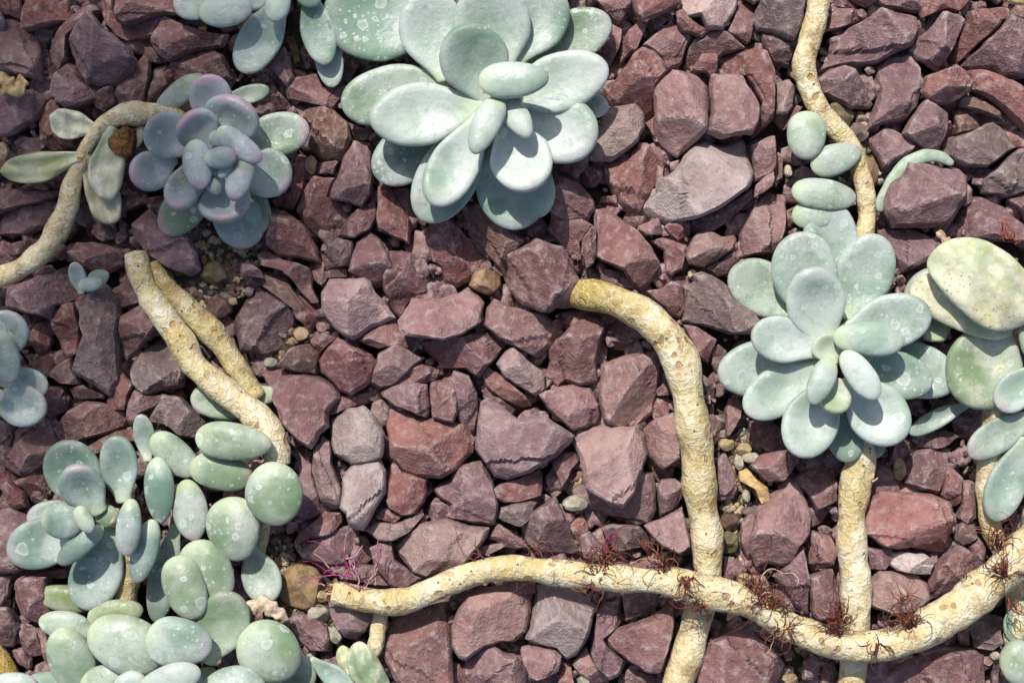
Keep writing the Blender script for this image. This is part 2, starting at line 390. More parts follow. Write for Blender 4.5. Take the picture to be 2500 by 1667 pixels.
STONES = """
A0|1|r|smooth reddish stone filling the very top corner beside the broad brick-brown stone|-40,-40 110,-40 135,60 120,130 60,100 -40,110
A0|2|r|broad brick-brown stone at the top edge, next to the corner stone|125,-40 500,-40 510,30 440,110 330,155 150,200 130,110
A0|2|p|pinkish grey pitted stone at the photo edge, directly above the dried husk|-40,105 60,105 120,140 150,210 210,205 250,330 245,540 60,480 -40,450
A0|0|d|small dark stone wedged beneath the broad brick-brown stone|225,190 340,150 395,165 350,260 290,330 245,310
A0|1|m|long narrow maroon shard slanting down beside the big flat-topped maroon stone|600,0 640,40 450,250 450,400 360,520 240,545 300,390 400,190 520,40
A0|3|v|big flat-topped maroon stone, largest above the pale curled leaf|600,70 700,190 850,310 885,380 870,450 740,565 680,575 560,550 520,510 440,330 425,240 500,150
A0|2|v|mauve stone tucked under the big flat-topped maroon stone, above the pale curled leaf|430,395 480,430 530,540 650,575 750,570 720,660 640,660 440,750 330,640 330,590 370,480
A0|3|m|wide brown stone at the top edge touching the small top leaf cluster|745,-40 1260,-40 1200,80 1060,90 820,150 775,110
A0|1|m|curved dark maroon stone under the wide brown top-edge stone|640,-40 740,-40 770,90 800,150 1060,100 1100,130 1050,240 860,275 780,240 690,130
A0|2|m|brown stone with rounded end and pointed tail below the small top leaf cluster|1110,95 1160,95 1240,150 1420,210 1540,215 1500,290 1330,320 1130,400 1080,380 1010,280 1050,190
A0|1|m|broad brown stone just above the purple-tipped rosette|1100,440 1200,380 1430,310 1520,370 1570,520 1400,545 1160,545 1105,490
A0|0|d|small dark sliver between two brown stones above the purple-tipped rosette|960,290 1010,280 1080,380 1130,400 1090,430 1010,410
A0|1|m|tall dark maroon stone standing above the arching yellowish stem|770,540 870,470 960,350 1000,370 1000,480 985,640 970,700 780,710 760,640
A0|1|m|small maroon stone squeezed between arching stem and old greyish leaf|1000,640 1040,540 1100,510 1130,570 1060,690 1000,700
A0|2|v|dark mauve stone at the photo edge under the dried husk|-40,640 60,650 180,590 290,650 210,790 40,920 -40,915
A0|1|r|rounded reddish stone beneath the pale curled leaf's pointed tip|320,650 410,740 500,900 490,1000 330,1025 260,980 215,840 240,760
A0|0|v|dark stone lying behind the yellowish wrinkled leaf at the edge|150,920 260,960 330,1020 400,1070 80,1070 20,1110 50,1010
A0|1|m|dark slab partly covered by the yellowish wrinkled leaf|-40,1180 50,1240 60,1280 300,1290 440,1270 420,1310 250,1370 -40,1450
A0|0|v|low dark mauve slab beside the lower curve of the yellowish stem|-40,1460 200,1400 380,1370 400,1420 300,1530 180,1600 -40,1600
A0|0|d|shaded maroon stone between hanging pale leaf and purple-tipped rosette|850,1080 960,1180 1000,1390 850,1440 800,1370
A0|0|d|small dark stone glimpsed between the stem and pale hanging leaf|490,960 590,950 560,1020 500,1050
A0|1|d|dim brown stone directly under the pale curled leaf's rounded end|600,640 760,590 780,700 700,770 620,720
A1|0|m|reddish brown stone behind the small thin leaf of the purple-tipped rosette|0,480 80,465 150,600 270,750 60,750 0,640
A1|1|v|mauve stone below the hanging folded leaf of the top cluster|95,450 200,310 240,390 265,520 220,590 170,540
A1|1|m|shaded maroon stone under the narrow hanging leaf of the top cluster|200,600 270,500 410,480 460,580 545,600 620,560 600,640 530,745 350,690 220,660
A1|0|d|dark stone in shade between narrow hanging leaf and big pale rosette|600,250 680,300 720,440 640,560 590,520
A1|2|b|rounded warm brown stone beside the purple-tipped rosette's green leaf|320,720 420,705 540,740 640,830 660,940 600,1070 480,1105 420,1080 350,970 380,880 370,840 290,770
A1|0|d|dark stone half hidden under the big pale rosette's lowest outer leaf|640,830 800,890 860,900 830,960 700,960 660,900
A1|2|v|blocky maroon stone below the big pale rosette's spotted dark leaf|670,950 780,960 810,1150 810,1230 790,1320 725,1410 640,1380 510,1350 510,1310 560,1200 600,1070
A1|0|r|reddish stone partly under the purple-tipped rosette's pink-edged leaf|270,1040 350,1060 345,1190 320,1330 270,1430 130,1410 100,1360 240,1320 265,1180
A1|1|r|brick-red cracked stone with white scratch near the blocky maroon stone|400,1200 540,1210 500,1340 660,1400 560,1560 440,1640 380,1600 270,1440 330,1300
A1|1|r|tall leaf-shaped red-brown stone below the big pale rosette's lower leaf|830,1260 900,1240 1010,1390 1065,1500 1060,1670 940,1610 840,1560
A1|1|m|maroon stone with pale rim between cracked red stone and leaf-shaped stone|820,1300 820,1500 790,1560 680,1625 560,1610 600,1540 700,1420 760,1400
A1|0|d|small dark stone below the rounded warm brown stone|400,1100 480,1110 590,1090 540,1190 400,1190 370,1140
A1|1|r|narrow reddish stone between two lower leaves of the big pale rosette|1360,1300 1440,1130 1500,1250 1500,1370 1420,1390 1340,1430
A2|1|m|dark smooth stone at the top edge touching the big pale rosette's outer leaf|570,-40 860,-40 850,50 770,140 720,130 640,40
A2|1|m|brown stone hugging the spotted outer leaf of the big pale rosette|720,160 785,190 760,330 690,450 640,430 610,370 680,300 720,220
A2|3|r|rounded pink stone at the top edge, between dark smooth and pale blocky stones|845,-40 1190,-40 1190,10 1060,80 920,125 880,80
A2|1|m|ridged brown sliver standing on edge below the rounded pink top stone|790,270 830,190 900,140 970,130 920,250 880,340 780,410 765,360
A2|0|d|dark slanting stone in the gap beneath the rounded pink top stone|960,130 1100,60 1150,80 1040,200 930,280 940,200
A2|1|p|large smooth pinkish stone leaning above the rounded red-brown stone|930,300 1050,200 1120,130 1180,180 1260,240 1230,300 1200,420 1130,450 1090,480 1060,400 980,330
A2|2|r|small wedge of red stone under the pale blocky top-edge stone|1150,60 1200,55 1260,130 1390,200 1330,235 1200,205 1160,150
A2|3:0,.15|w|pale pink-grey blocky stone at the top edge with a dark broken side|1195,-40 1590,-40 1570,40 1480,185 1370,175 1330,90 1240,100 1200,40
A2|1|m|dark brown stone with sharp lower spike beside the pale blocky top-edge stone|1590,-10 1690,-10 1720,40 1680,150 1665,270 1640,290 1500,220 1560,90
A2|1|m|flat maroon stone behind the ledged pink block|1280,250 1400,200 1500,215 1630,320 1480,360 1440,400 1350,360 1260,470 1225,430 1240,330
A2|1|r|small red-brown stone poking up between the two pink blocks|1330,360 1430,365 1440,470 1400,520 1370,490 1260,470
A2|2|r|rounded red-brown stone with a shadowed hollow beside the big pale rosette|690,640 740,540 815,440 850,370 920,320 1000,335 1070,420 1090,480 1020,580 1020,740 950,795 870,720 720,700
A2|3:0,.12|p|ledged pink block with pale upper face, centre of the sunny cluster|1010,580 1140,450 1200,455 1290,490 1390,560 1400,650 1380,880 1280,960 1180,1050 1060,950 1030,880 1020,700
A2|3:.1,.18|p|pinkish block with bright ridge and dark underside, above the grey stone|1420,490 1440,475 1630,490 1700,620 1735,700 1720,830 1680,900 1480,935 1380,890 1385,840 1410,700 1410,560
A2|2|r|large reddish slab behind the bright-ridged pinkish block|1465,370 1540,340 1700,320 1780,345 1830,480 1835,640 1830,800 1700,920 1750,700 1640,500 1500,470
A2|2:.1,.1|g|banded grey-brown stone lying against the big pale rosette's sunny leaf|600,880 690,720 880,700 940,760 945,860 900,960 720,1085 560,1080 540,1040
A2|0|r|dim red stone in the gap below the ledged pink block|945,840 1030,765 1020,900 1160,1050 1100,1060 1010,960
A2|1|r|knobbly maroon stone with sunlit lower half beside the big grey stone|640,1110 880,1010 900,950 960,960 1090,1100 1100,1150 1010,1290 935,1390 900,1490 830,1450 750,1340 690,1250 640,1160
A2|1|r|dark red stone under the big pale rosette's brightest leaf|360,1040 550,1010 550,1120 480,1210 390,1180 350,1180
A2|0|d|dim brown stone between banded grey-brown stone and lumpy maroon stone|470,1210 540,1120 640,1090 650,1230 600,1280 530,1270
A2|2|m|lumpy maroon stone just off the big pale rosette's lowest leaf|215,1360 240,1280 350,1180 490,1230 600,1370 600,1420 560,1490 430,1510 330,1480 280,1440
A2|3:.05,.22|G|big flat light grey stone, the greyest and largest of the sunny cluster|1110,1190 1170,1150 1300,960 1390,910 1450,950 1540,945 1640,905 1670,960 1690,1180 1660,1270 1420,1440 1270,1480 1120,1510 1000,1460 930,1410 935,1380 1040,1300 1050,1200
A2|2|p|pink stone beside the big grey stone's straight side, near the oval stem leaf|1680,980 1792,930 1841,920 1841,1130 1800,1200 1700,1235 1690,1100
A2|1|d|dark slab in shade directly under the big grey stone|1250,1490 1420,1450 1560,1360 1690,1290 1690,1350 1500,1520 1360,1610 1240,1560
A2|2|p|small pink chip between dark slab and flat pink stone by stem leaves|1700,1260 1792,1180 1830,1160 1820,1270 1690,1350
A2|0|m|small reddish chip below the lumpy maroon stone|640,1340 740,1330 750,1390 630,1380
A2|0|p|small pale chip peeking out beside the knobbly maroon stone|1105,1110 1180,1085 1170,1140 1120,1165
A3|3|k|dark grey smooth stone at the top edge beside the curving stem|-36,110 20,-40 300,-40 290,150 240,260 190,250 100,190 0,165
A3|1:.1,.1|p|flat pink stone with clean edges beside the spotted oval leaves|-140,1600 -80,1470 20,1330 70,1305 195,1320 195,1420 165,1590 90,1730 -120,1750
A3|3:0,.12|v|biggest purple-brown slab near the top, with a sharp ridge along its upper side|510,225 600,170 780,90 830,30 1010,60 1110,80 1125,130 1090,230 1060,290 830,400 640,400 450,460 380,490 480,390 525,260
A3|1|p|pale brown stone behind the upper stem, under the biggest purple-brown slab|480,90 540,30 700,40 760,90 580,170 520,190 450,200
A3|1|v|purplish stone at the top edge above the biggest slab|770,-40 1130,-40 1110,70 1020,60 850,20
A3|2|r|reddish stone at the top edge above the mauve kite-shaped stone|1130,-40 1480,-40 1380,60 1290,50 1130,100 1110,60
A3|3|v|mauve kite-shaped stone next to the biggest purple-brown slab|1260,60 1390,65 1440,100 1400,200 1350,290 1250,445 1110,380 1050,310 1090,240 1190,170
A3|2|r|long dark red shard slanting toward the top corner|1440,60 1690,30 1740,45 1620,190 1500,290 1380,420 1340,390 1350,300 1400,200 1450,110
A3|2|v|large flat purple stone at the photo edge beside the long dark red shard|1720,90 1840,90 1840,500 1660,500 1600,450 1390,430 1520,320 1640,190
A3|3|r|rough red lump with tiny white specks below the mauve kite-shaped stone|1150,500 1290,460 1350,425 1450,470 1465,560 1440,620 1320,690 1200,690 1115,610
A3|2|r|reddish wedge at the photo edge beside the rough red lump|1460,450 1570,450 1680,520 1792,570 1840,640 1840,870 1750,800 1620,680 1470,600
A3|1|b|pale-edged brown sliver under the rough red lump|1370,660 1440,640 1560,690 1700,790 1690,830 1540,770 1380,720
A3|0|b|dark brown stone in the hollow between rough red lump and dark wedge block|1320,760 1400,710 1560,780 1640,830 1460,890 1330,920
A3|2:.1,.1|v|tall mauve stone with notched side below the biggest purple-brown slab|820,430 900,350 1040,350 1100,460 1105,600 1080,720 1010,800 860,830 740,880 800,740 840,590
A3|2|v|smooth purple wedge beside the curving stem, under the biggest slab|400,530 500,450 600,425 640,450 720,530 800,680 780,710 630,730 430,610
A3|2|v|roundish mauve stone with pale crown below the rough red lump|990,900 1060,780 1140,670 1200,700 1310,760 1300,890 1270,960 1240,1050 1130,1010
A3|1|v|purple cube-like stone above the bent green leaf|740,940 860,850 1000,920 1070,1000 1000,1060 900,1160 840,1140 800,1050
A3|2:.15,.0|k|dark wedge block with one flat mauve face near the photo edge|1270,970 1330,930 1470,890 1630,810 1730,900 1790,990 1560,1130 1520,1130 1420,1110 1270,1040
A3|2|k|dark ridged stone at the photo edge below the dark wedge block|1530,1230 1640,1130 1792,1010 1840,1000 1840,1300 1700,1340 1560,1300
A3|3:.05,.1|v|large purple-brown stone pressing on the bent green leaf|1030,1090 1180,1080 1290,1130 1430,1120 1480,1180 1440,1300 1370,1430 1340,1500 1270,1540 940,1540 890,1450 870,1330 900,1240 990,1190
A3|1|v|broad flat maroon stone at the edge, below the stone pressing the bent leaf|1360,1560 1390,1430 1500,1320 1640,1340 1792,1500 1840,1560 1840,1660 1380,1640
A3|1|d|small dark stone at the photo edge under the dark ridged stone|1700,1360 1800,1330 1840,1330 1840,1480 1790,1440
A3|1|d|dark purple stone in shade under the dark grey smooth top stone|0,170 100,190 230,270 200,440 90,420 30,300
A3|1|g|small greyish stone beside the stem bend, above the round stem leaf|100,560 200,530 230,600 215,720 170,780 110,770
A3|1|r|slim red stone hidden beside the round stem leaf|160,880 240,720 290,730 200,860
A3|0|m|thin dark red splinter below the round stem leaf|120,1030 160,1050 150,1220 100,1280 80,1200
A3|0|d|dark stone at the top edge behind the upper stem|480,-40 600,-40 700,-30 740,30 560,60 490,30
A3|0|d|small dark stone between purple wedge and tall mauve notched stone|750,600 800,500 840,500 840,590 810,690
B3|1|v|brown-mauve stone behind the spotted silver rosette's top leaves|790,20 900,10 1010,15 1160,60 1210,110 1190,210 1080,290 970,335 950,240 880,130
B0|2|v|large smooth maroon stone behind the tip of the twin stems|860,-20 990,-145 1060,-60 1100,30 1250,50 1330,170 1340,300 1270,340 1150,300 1020,220 880,80
B0|2|m|flat oval maroon stone just above the tiny sprout|425,175 500,115 620,110 780,160 830,210 810,260 720,320 600,310 480,240
B0|2|v|broad mauve stone with a centre crease under the low yellowish stem|0,520 40,430 200,370 390,270 440,310 530,470 420,530 340,540 310,630 160,590 10,560
B0|1|r|reddish angular stone leaning against the tall dark ridged stone|300,620 400,535 480,530 530,700 500,880 430,905 390,840 340,680
B0|3|k|tall dark ridged stone directly beneath the tiny sprout|490,540 540,480 610,400 670,400 760,520 780,620 760,770 770,1080 710,1170 560,1060 470,1000 520,880 560,750 520,640
B0|0|r|small dim red stone beside the edge plant's purple-tinged leaf|215,690 270,650 330,700 330,800 270,925 230,880 200,780
B0|1|v|purplish stone at the foot of the reddish angular stone|310,1030 360,960 460,905 480,980 530,1050 540,1090 400,1090
B0|1|d|thin dark chip under the lower end of the tall ridged stone|440,1120 560,1095 690,1160 680,1185 500,1190
B0|1|m|brown stone between the tiny sprout and the twin stems|745,440 850,330 890,310 960,460 950,530 800,570 770,520
B0|2|m|wine-red stone with ridged top alongside the twin stems|790,620 960,530 1060,690 950,820 820,930 775,880
B0|1|k|dark jagged stone under the middle of the twin stems|880,920 960,830 1090,740 1150,850 1250,1000 1230,1110 1090,1120 990,1160 900,1090 870,990
B0|1|r|dim red stone between the tall ridged stone and dark jagged stone|770,960 850,1050 900,1090 870,1160 840,1270 730,1260 700,1210 760,1140
B0|1|v|small purple wedge below the dark jagged stone|900,1120 1000,1170 1110,1160 1050,1240 950,1290 870,1390 845,1330 855,1200
B0|2|k|nearly black stone just above the blue-green rosette's egg-shaped leaves|1000,1320 1100,1160 1220,1180 1290,1260 1390,1360 1340,1470 1210,1440 1150,1380 1010,1350
B0|2|m|broad dark brown stone above the blue-green rosette|330,1400 440,1270 560,1210 710,1230 820,1280 845,1330 820,1380 690,1430 490,1490 380,1500
B0|2|m|large dim maroon stone near the photo edge above the blue-green rosette|-40,1640 100,1470 330,1340 370,1500 330,1590 270,1650 130,1740 0,1690
B0|1|b|warm brown stone peeking above the blue-green rosette's upright leaf|560,1530 700,1450 840,1380 900,1400 910,1480 850,1480 730,1500 690,1560 600,1580
B0|1|v|small purple stone at the edge of the soil patch below the purple-tipped rosette|1620,260 1700,250 1770,300 1792,360 1640,350
B0|0|d|dim stone glimpsed between the twin stems' fork|1330,830 1420,800 1450,900 1400,950 1340,900
B0|0|d|dark stone at the photo edge under the edge plant|-40,1330 60,1350 80,1450 40,1540 -40,1560
B0|0|d|dark stone below the pale hanging leaf, near the low stem|620,0 780,0 790,90 700,110 640,80
B0|0|d|dark sliver beside the tip of the twin stems|800,-60 860,-20 870,80 810,120
B0|0|m|dim brown stone just under the low yellowish stem|40,130 200,90 270,100 200,180 100,220 30,190
B0|0|m|dim brown stone between edge plant and broad dark brown stone|170,1200 330,1100 420,1110 460,1180 430,1270 330,1330 300,1290
B1|1|v|smooth flat mauve stone at the edge of the soil patch by twin stems|-180,690 -90,520 0,385 110,470 265,580 245,740 200,840 50,900 -100,860
B1|2|r|red triangular stone with folded ridges below the purple-tipped rosette|70,40 110,-80 190,-110 330,0 400,130 430,245 340,225 290,210 150,205 60,120
B1|1|m|twisted red-brown stone under the red triangular stone|10,200 60,145 130,190 190,230 300,260 370,290 390,430 430,520 380,530 310,460 260,380 190,310 40,270
B1|0|b|thin brown sliver running down beside the smooth flat mauve stone|50,320 200,340 260,440 330,520 380,600 410,680 370,750 340,700 270,580 130,470 0,380
B1|1|v|purplish stone above the pale silvery stone, beside red triangular stone|400,290 450,200 560,80 660,110 670,220 630,270 480,290
B1|2|m|chunky maroon stone with crisp ridges next to the pale silvery stone|690,110 780,40 850,100 930,240 940,280 850,420 790,420 700,350 635,310 660,210
B1|1|m|large brown-maroon stone behind the saddle-shaped pink stone|920,170 1120,180 1200,200 1270,290 1240,460 1070,510 1040,560 990,640 950,600 880,420 880,350 920,260
B1|3:0,.12|S|pale silvery mauve stone, lightest one amid the central gravel|490,360 640,365 740,345 780,380 810,450 950,630 860,670 780,700 660,780 590,750 540,700 450,600 440,460
B1|1|m|reddish purple stone sticking out under the pale silvery stone|600,760 680,780 860,670 950,640 1050,740 1100,770 1120,860 1000,810 900,830 840,840
B1|3|p|smooth saddle-shaped pinkish stone just below the orange pebble|990,650 1080,500 1250,500 1400,450 1450,415 1530,470 1570,530 1550,660 1430,740 1300,780 1040,750 1000,720
B1|2|m|wide maroon wedge beneath the smooth saddle-shaped stone|1120,790 1300,770 1470,740 1640,720 1750,800 1620,940 1540,1050 1440,980 1280,980 1160,850
B1|2|v|flat mauve pointed stone beside the hexagonal red stone|820,960 840,880 960,810 1050,850 1160,910 1060,1000 940,1100 850,1115 790,1080
B1|3|r|flat hexagonal red stone in the central gravel|430,930 560,770 700,840 790,880 830,950 790,1040 750,1110 650,1165 570,1140 500,1050 450,1010
B1|2|b|rusty brown stone leaning on the hexagonal red stone|150,960 260,830 370,805 430,880 410,1020 330,1015
B1|3|m|big jagged maroon slab touching the lower part of the twin stems|0,950 250,1010 400,1030 520,1100 560,1190 480,1290 500,1380 430,1440 385,1530 290,1480 170,1330 100,1180 0,1020
B1|2|v|dull purple stone between pointed mauve stone and split stone|860,1140 900,1110 1080,1080 1180,1090 1195,1290 1170,1320 1040,1270 960,1240 870,1180
B1|1|m|dark stone under the wide maroon wedge's lower tip|900,1090 1060,980 1140,945 1270,990 1230,1070 1080,1080 940,1120
B1|2|m|upright split stone with square top above the salmon stone|1195,1070 1360,1060 1390,1170 1395,1290 1360,1350 1220,1320 1200,1200
B1|2|v|tall smooth mauve stone standing against the upright split stone|1360,990 1470,1030 1520,1150 1535,1300 1490,1470 1450,1400 1390,1340 1390,1180 1340,1050
B1|3:.05,.05|R|broad salmon-red stone in the centre with a notched upper edge|900,1380 920,1280 1020,1280 1150,1330 1300,1340 1430,1370 1490,1490 1480,1570 1460,1590 1380,1670 1270,1745 1100,1730 1010,1690 930,1600
B1|3:0,.1|G|grey-pink block with a pale ridge beside the salmon stone|505,1340 620,1260 740,1235 810,1290 885,1430 870,1590 800,1620 660,1640 540,1570 510,1480
B1|1|m|brown shaded stone between jagged maroon slab and grey-pink block|480,1210 600,1170 780,1140 770,1210 620,1260 520,1300 480,1300
B1|0|g|dim greyish stone in the gap above the salmon stone|800,1210 870,1190 920,1240 910,1380 860,1400 790,1270
B1|1|m|dim red-brown stone behind the rusty brown stone|380,780 480,730 560,770 470,850 430,880 400,830
B1|0|d|dark stone peeking out above the pale silvery stone's corner|400,370 480,310 620,290 630,350 500,360 470,430
B1|1|r|large dark red stone below the big pale rosette, above the orange pebble|1130,-30 1180,-60 1340,-50 1390,0 1480,100 1580,230 1540,330 1380,410 1300,380 1270,270 1220,240 1190,150
B1|2|b|long grey-brown ridge stone running down from the big pale rosette|1400,-150 1530,-160 1660,0 1792,60 1850,100 1780,180 1790,480 1740,440 1690,300 1560,150 1450,50
C1|3|G|grey block with sharp vertical edge below the grey-pink block|590,180 670,80 850,50 890,130 900,280 830,380 740,545 650,500 630,410 585,370 610,280
C1|2|g|tall grey-brown stone alongside the grey-pink block's outer side|390,130 400,-30 450,-120 510,-80 530,100 590,250 590,370 520,385 450,350 420,250
B2|3:.05,.08|V|large purple-grey triangular stone next to the salmon stone|-196,1230 -140,1200 -40,1250 70,1330 230,1300 400,1410 450,1450 420,1500 330,1590 150,1690 0,1750 -100,1740 -180,1610 -220,1540 -200,1400
B2|2:0,.15|S|whitish pink rough stone with sunlit face near the wide maroon wedge|-86,950 -20,870 40,840 130,920 250,1010 250,1120 180,1160 80,1100 -20,1040
B2|1|r|long dark red splinter beneath the whitish pink rough stone|-196,1010 -140,965 0,1060 110,1160 170,1240 100,1250 -30,1190 -150,1100
B2|0|d|dim purple stone under the long dark red splinter|-170,1130 -60,1180 60,1260 20,1310 -100,1250 -160,1210
B2|2:.0,.05|p|four-sided pinkish maroon stone below the block that buries the arched stem|0,550 230,600 380,690 300,820 200,905 100,850 -60,770 -160,680 -150,580 -100,490
B2|4:0,-.05|m|big angular maroon block lying over the start of the arched stem|5,200 80,170 200,90 370,140 440,260 525,420 430,545 235,590 100,540 10,440
B2|2|m|large kite-shaped maroon stone above the arched stem with a sunlit band|600,-120 700,-120 800,-40 880,20 1000,150 1060,280 1000,370 915,440 860,400 800,310 660,240 610,210
B2|1|m|dark ribbed stone between the big angular block and kite-shaped stone|300,-100 520,-60 590,0 500,130 530,270 480,325 440,290 400,180 330,90 270,30
B2|2|m|narrow upright stone pressed against the kite-shaped stone's side|510,100 580,0 610,30 605,220 590,260 540,300 505,200
B2|0|d|dim stone under the lumpy maroon stone, above the big angular block|60,20 130,-60 220,-80 300,30 250,100 150,90
B2|1|p|small pale brown stone under the dark slab's shade|900,0 1040,-60 1080,60 940,70 890,30
B2|1|r|small red stone next to the pale pink bean-shaped stone's upper end|1070,10 1130,-60 1250,-40 1260,60 1170,105 1110,60
B2|1|m|ridged brown stone between kite-shaped stone and bean-shaped stone|980,100 1080,75 1230,130 1200,300 1130,340 1090,320 1070,170
B2|2|p|pale pink bean-shaped stone near the spotted silver rosette|1230,160 1300,50 1400,30 1480,70 1570,55 1590,90 1560,150 1440,240 1360,280 1250,260 1220,210
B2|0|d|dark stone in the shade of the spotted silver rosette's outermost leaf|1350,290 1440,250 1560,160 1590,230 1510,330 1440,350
B2|3|k|rough dark grey stone touching the spotted silver rosette's outermost leaf|1290,330 1350,315 1440,350 1510,400 1600,470 1690,570 1720,650 1690,740 1530,740 1220,650 1225,560 1240,430 1300,380
B2|1|m|dark maroon stone tucked behind the top of the arched stem's bend|1040,440 1120,380 1200,420 1220,560 1190,640 1100,600 1040,540 960,450
B2|0|v|shaded purple stone between the kite-shaped stone and arched stem|640,290 800,320 910,430 860,440 700,400 640,370
B2|0|r|dim red stone beneath the arched stem's buried end|340,590 500,590 530,650 480,700 430,690 350,660
B2|2|m|grooved maroon stone with several ridges under the arched stem|270,860 330,790 430,690 540,620 600,630 670,700 640,800 620,930 630,1080 500,1100 400,1060 350,1110 255,1050 290,940
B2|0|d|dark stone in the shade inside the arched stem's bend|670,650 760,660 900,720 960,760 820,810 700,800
B2|2:0,.1|p|smooth rounded pink-maroon stone with half in shadow inside the stem's arch|650,960 800,900 930,880 1000,900 1050,1000 1040,1150 1010,1290 900,1390 760,1390 660,1340 640,1230 640,1100
B2|2|p|rounded pinkish stone above the large purple-grey triangular stone|210,1160 260,1130 450,1090 570,1120 620,1230 640,1320 620,1370 440,1400 310,1300
B2|3:0,.1|P|large pale pink pentagon stone pointing down beside the arched stem|470,1410 620,1390 880,1390 950,1440 965,1570 940,1690 870,1830 790,1930 700,1910 540,1800 500,1600 440,1490
B2|2|p|pinkish stone wedged between the pentagon stone and arched stem|940,1400 1060,1310 1140,1280 1180,1400 1180,1600 1070,1670 980,1590
B2|1|m|shadowed brown stone just outside the arched stem's bend|1210,680 1300,690 1440,780 1400,870 1380,950 1310,900
B2|0|d|dark stone under the spotted silver rosette's leaves beside the arched stem|1410,810 1480,860 1500,960 1430,1010 1390,950
B2|0|d|dark narrow stone hugging the arched stem's outer side|1340,1020 1420,1080 1420,1300 1400,1480 1340,1300
B2|1|p|small pinkish stone under the spotted silver rosette's lowest pale leaf|1490,1260 1530,1190 1610,1210 1600,1320 1520,1440 1500,1440
B2|0|d|dim stone beside the soil patch below the spotted silver rosette|1370,1300 1500,1290 1500,1440 1440,1480 1410,1500
B2|0|d|dark red stone in the shade of the spotted silver rosette, above the tan twig|1650,1340 1780,1300 1880,1400 1860,1530 1680,1520
B3|0|d|dark stone under the spotted silver rosette's lowest leaves|20,1380 130,1360 180,1480 250,1568 80,1568 0,1520
B3|0|d|dim stone beyond the spotted silver rosette's lower rim, under the narrow stalk-like leaf|900,1500 1060,1440 1040,1560 960,1640 860,1640
B3|0|d|dark stone below the narrow stalk-like leaf at the edge plant|1060,1430 1280,1400 1400,1440 1300,1500 1200,1530 1080,1520
C3|1|v|dark smooth stone above the large brick-red stone|1000,60 1100,0 1200,-40 1310,10 1290,180 1230,280 1110,250 1010,210
C3|1|m|narrow dark stone between dark smooth stone and edge plant's stem|1280,60 1340,130 1380,170 1370,360 1320,390 1250,290
C3|0|v|dim purple stone beside the upper part of the straight stem|780,60 870,40 940,200 950,280 850,275 770,330 730,330
C0|1|r|small dark red stone at the photo edge, beside the blue-green rosette|0,220 40,190 140,270 175,370 90,385 0,310
C0|0|m|dim maroon stone behind the blue-green rosette's outer leaf|70,190 170,160 290,80 370,220 300,330 180,340 150,250
C0|2|v|large mauve stone at the photo edge under the blue-green rosette|-40,400 30,390 160,460 190,500 70,620 80,720 150,800 60,830 -40,830
C0|2|m|cube-like maroon stone beside the yellow-green leaf|60,900 120,850 300,850 300,950 330,1050 330,1180 200,1190 100,1120 60,1010
C0|1|v|dark stone at the photo edge beside the cube-like maroon stone|-40,860 60,840 50,960 0,1040 -40,1040
C0|1|d|blackish stone at the lower photo edge above the stem stub|-40,1060 40,1060 110,1200 60,1340 -40,1340
C0|0|d|dark purple stone near the bottom cluster's outer leaf|120,1180 240,1200 260,1280 290,1390 200,1400 140,1330
C0|1|p|slender reddish sliver touching the bottom cluster's outer leaf|230,1205 280,1220 330,1350 345,1450 310,1450 260,1300
C0|0|d|small dark stone next to the stem stub in the bottom corner|60,1350 140,1340 200,1420 200,1480 130,1450
C0|0|r|reddish stone seen between two upper leaves of the blue-green rosette|600,10 700,0 730,150 700,200 640,100
C0|0|m|dim stone below the blue-green rosette's broad lower leaf|230,820 490,780 480,860 300,850
C0|0|d|dark stone in the gap at the blue-green rosette's upper side|720,170 800,180 790,340 730,260
C1|1|v|large shaded purple stone beside the pale round egg-shaped leaf|270,20 380,0 390,150 450,350 560,400 480,420 250,500 330,300
C1|1|m|dark wedge below the shaded purple stone, above the magenta roots|270,600 330,520 490,410 590,400 600,470 520,560 400,580 280,630
C1|1|v|dark flat stone under the magenta roots|310,690 400,590 560,520 650,510 700,560 690,640 600,760 480,770 320,720
C1|2|r|reddish sunlit stone under the salmon stone's lower edge|930,100 960,60 1010,140 1180,180 1160,340 1100,420 1010,430 920,380 900,330 920,200
C1|2:0,.1|g|flat pale brown stone below the reddish sunlit stone|750,540 820,480 950,490 1080,440 1140,390 1150,440 1060,540 960,600 850,600
C1|1|r|small red chip between grey block and reddish sunlit stone|820,430 900,370 1010,430 960,480 830,450
C1|2:.1,.05|v|tall mauve-brown stone with centre ridge, above the large beige-pink stone|1210,260 1330,190 1390,100 1560,70 1630,200 1665,350 1650,500 1590,500 1340,460 1300,440 1340,360 1250,310
C1|3:0,.12|g|large beige-pink rough stone just above the rooted stem's cut end|940,650 1120,500 1340,465 1460,510 1610,525 1590,580 1500,690 1440,790 1300,820 1160,870 1080,830 940,690
C1|2|v|mauve wedge between the magenta roots and large beige-pink stone|780,650 930,615 960,730 1080,830 1140,860 1040,940 930,920 820,790
C1|1|v|mauve stone behind the rooted stem's cut end|570,820 740,770 840,780 900,850 940,920 800,900 700,870 580,870
C1|2|v|mauve shovel-shaped stone beneath the rooted stem's cut end|500,1000 620,1050 840,1090 820,1140 760,1230 690,1300 620,1280 550,1190 510,1090
C1|2|m|large dark maroon stone with stem shadow, bottom edge beside the small cream stub|880,1290 900,1220 960,1140 1100,1060 1310,1040 1340,1230 1350,1568 1360,1620 1000,1620 960,1568 870,1380
C1|3:0,.08|p|broad pink stone under the rooted stem, beside the large dark maroon stone|1350,1200 1400,1060 1450,970 1600,950 1792,945 1880,980 1880,1120 1860,1250 1800,1310 1700,1310 1560,1340 1450,1430 1400,1420 1350,1340
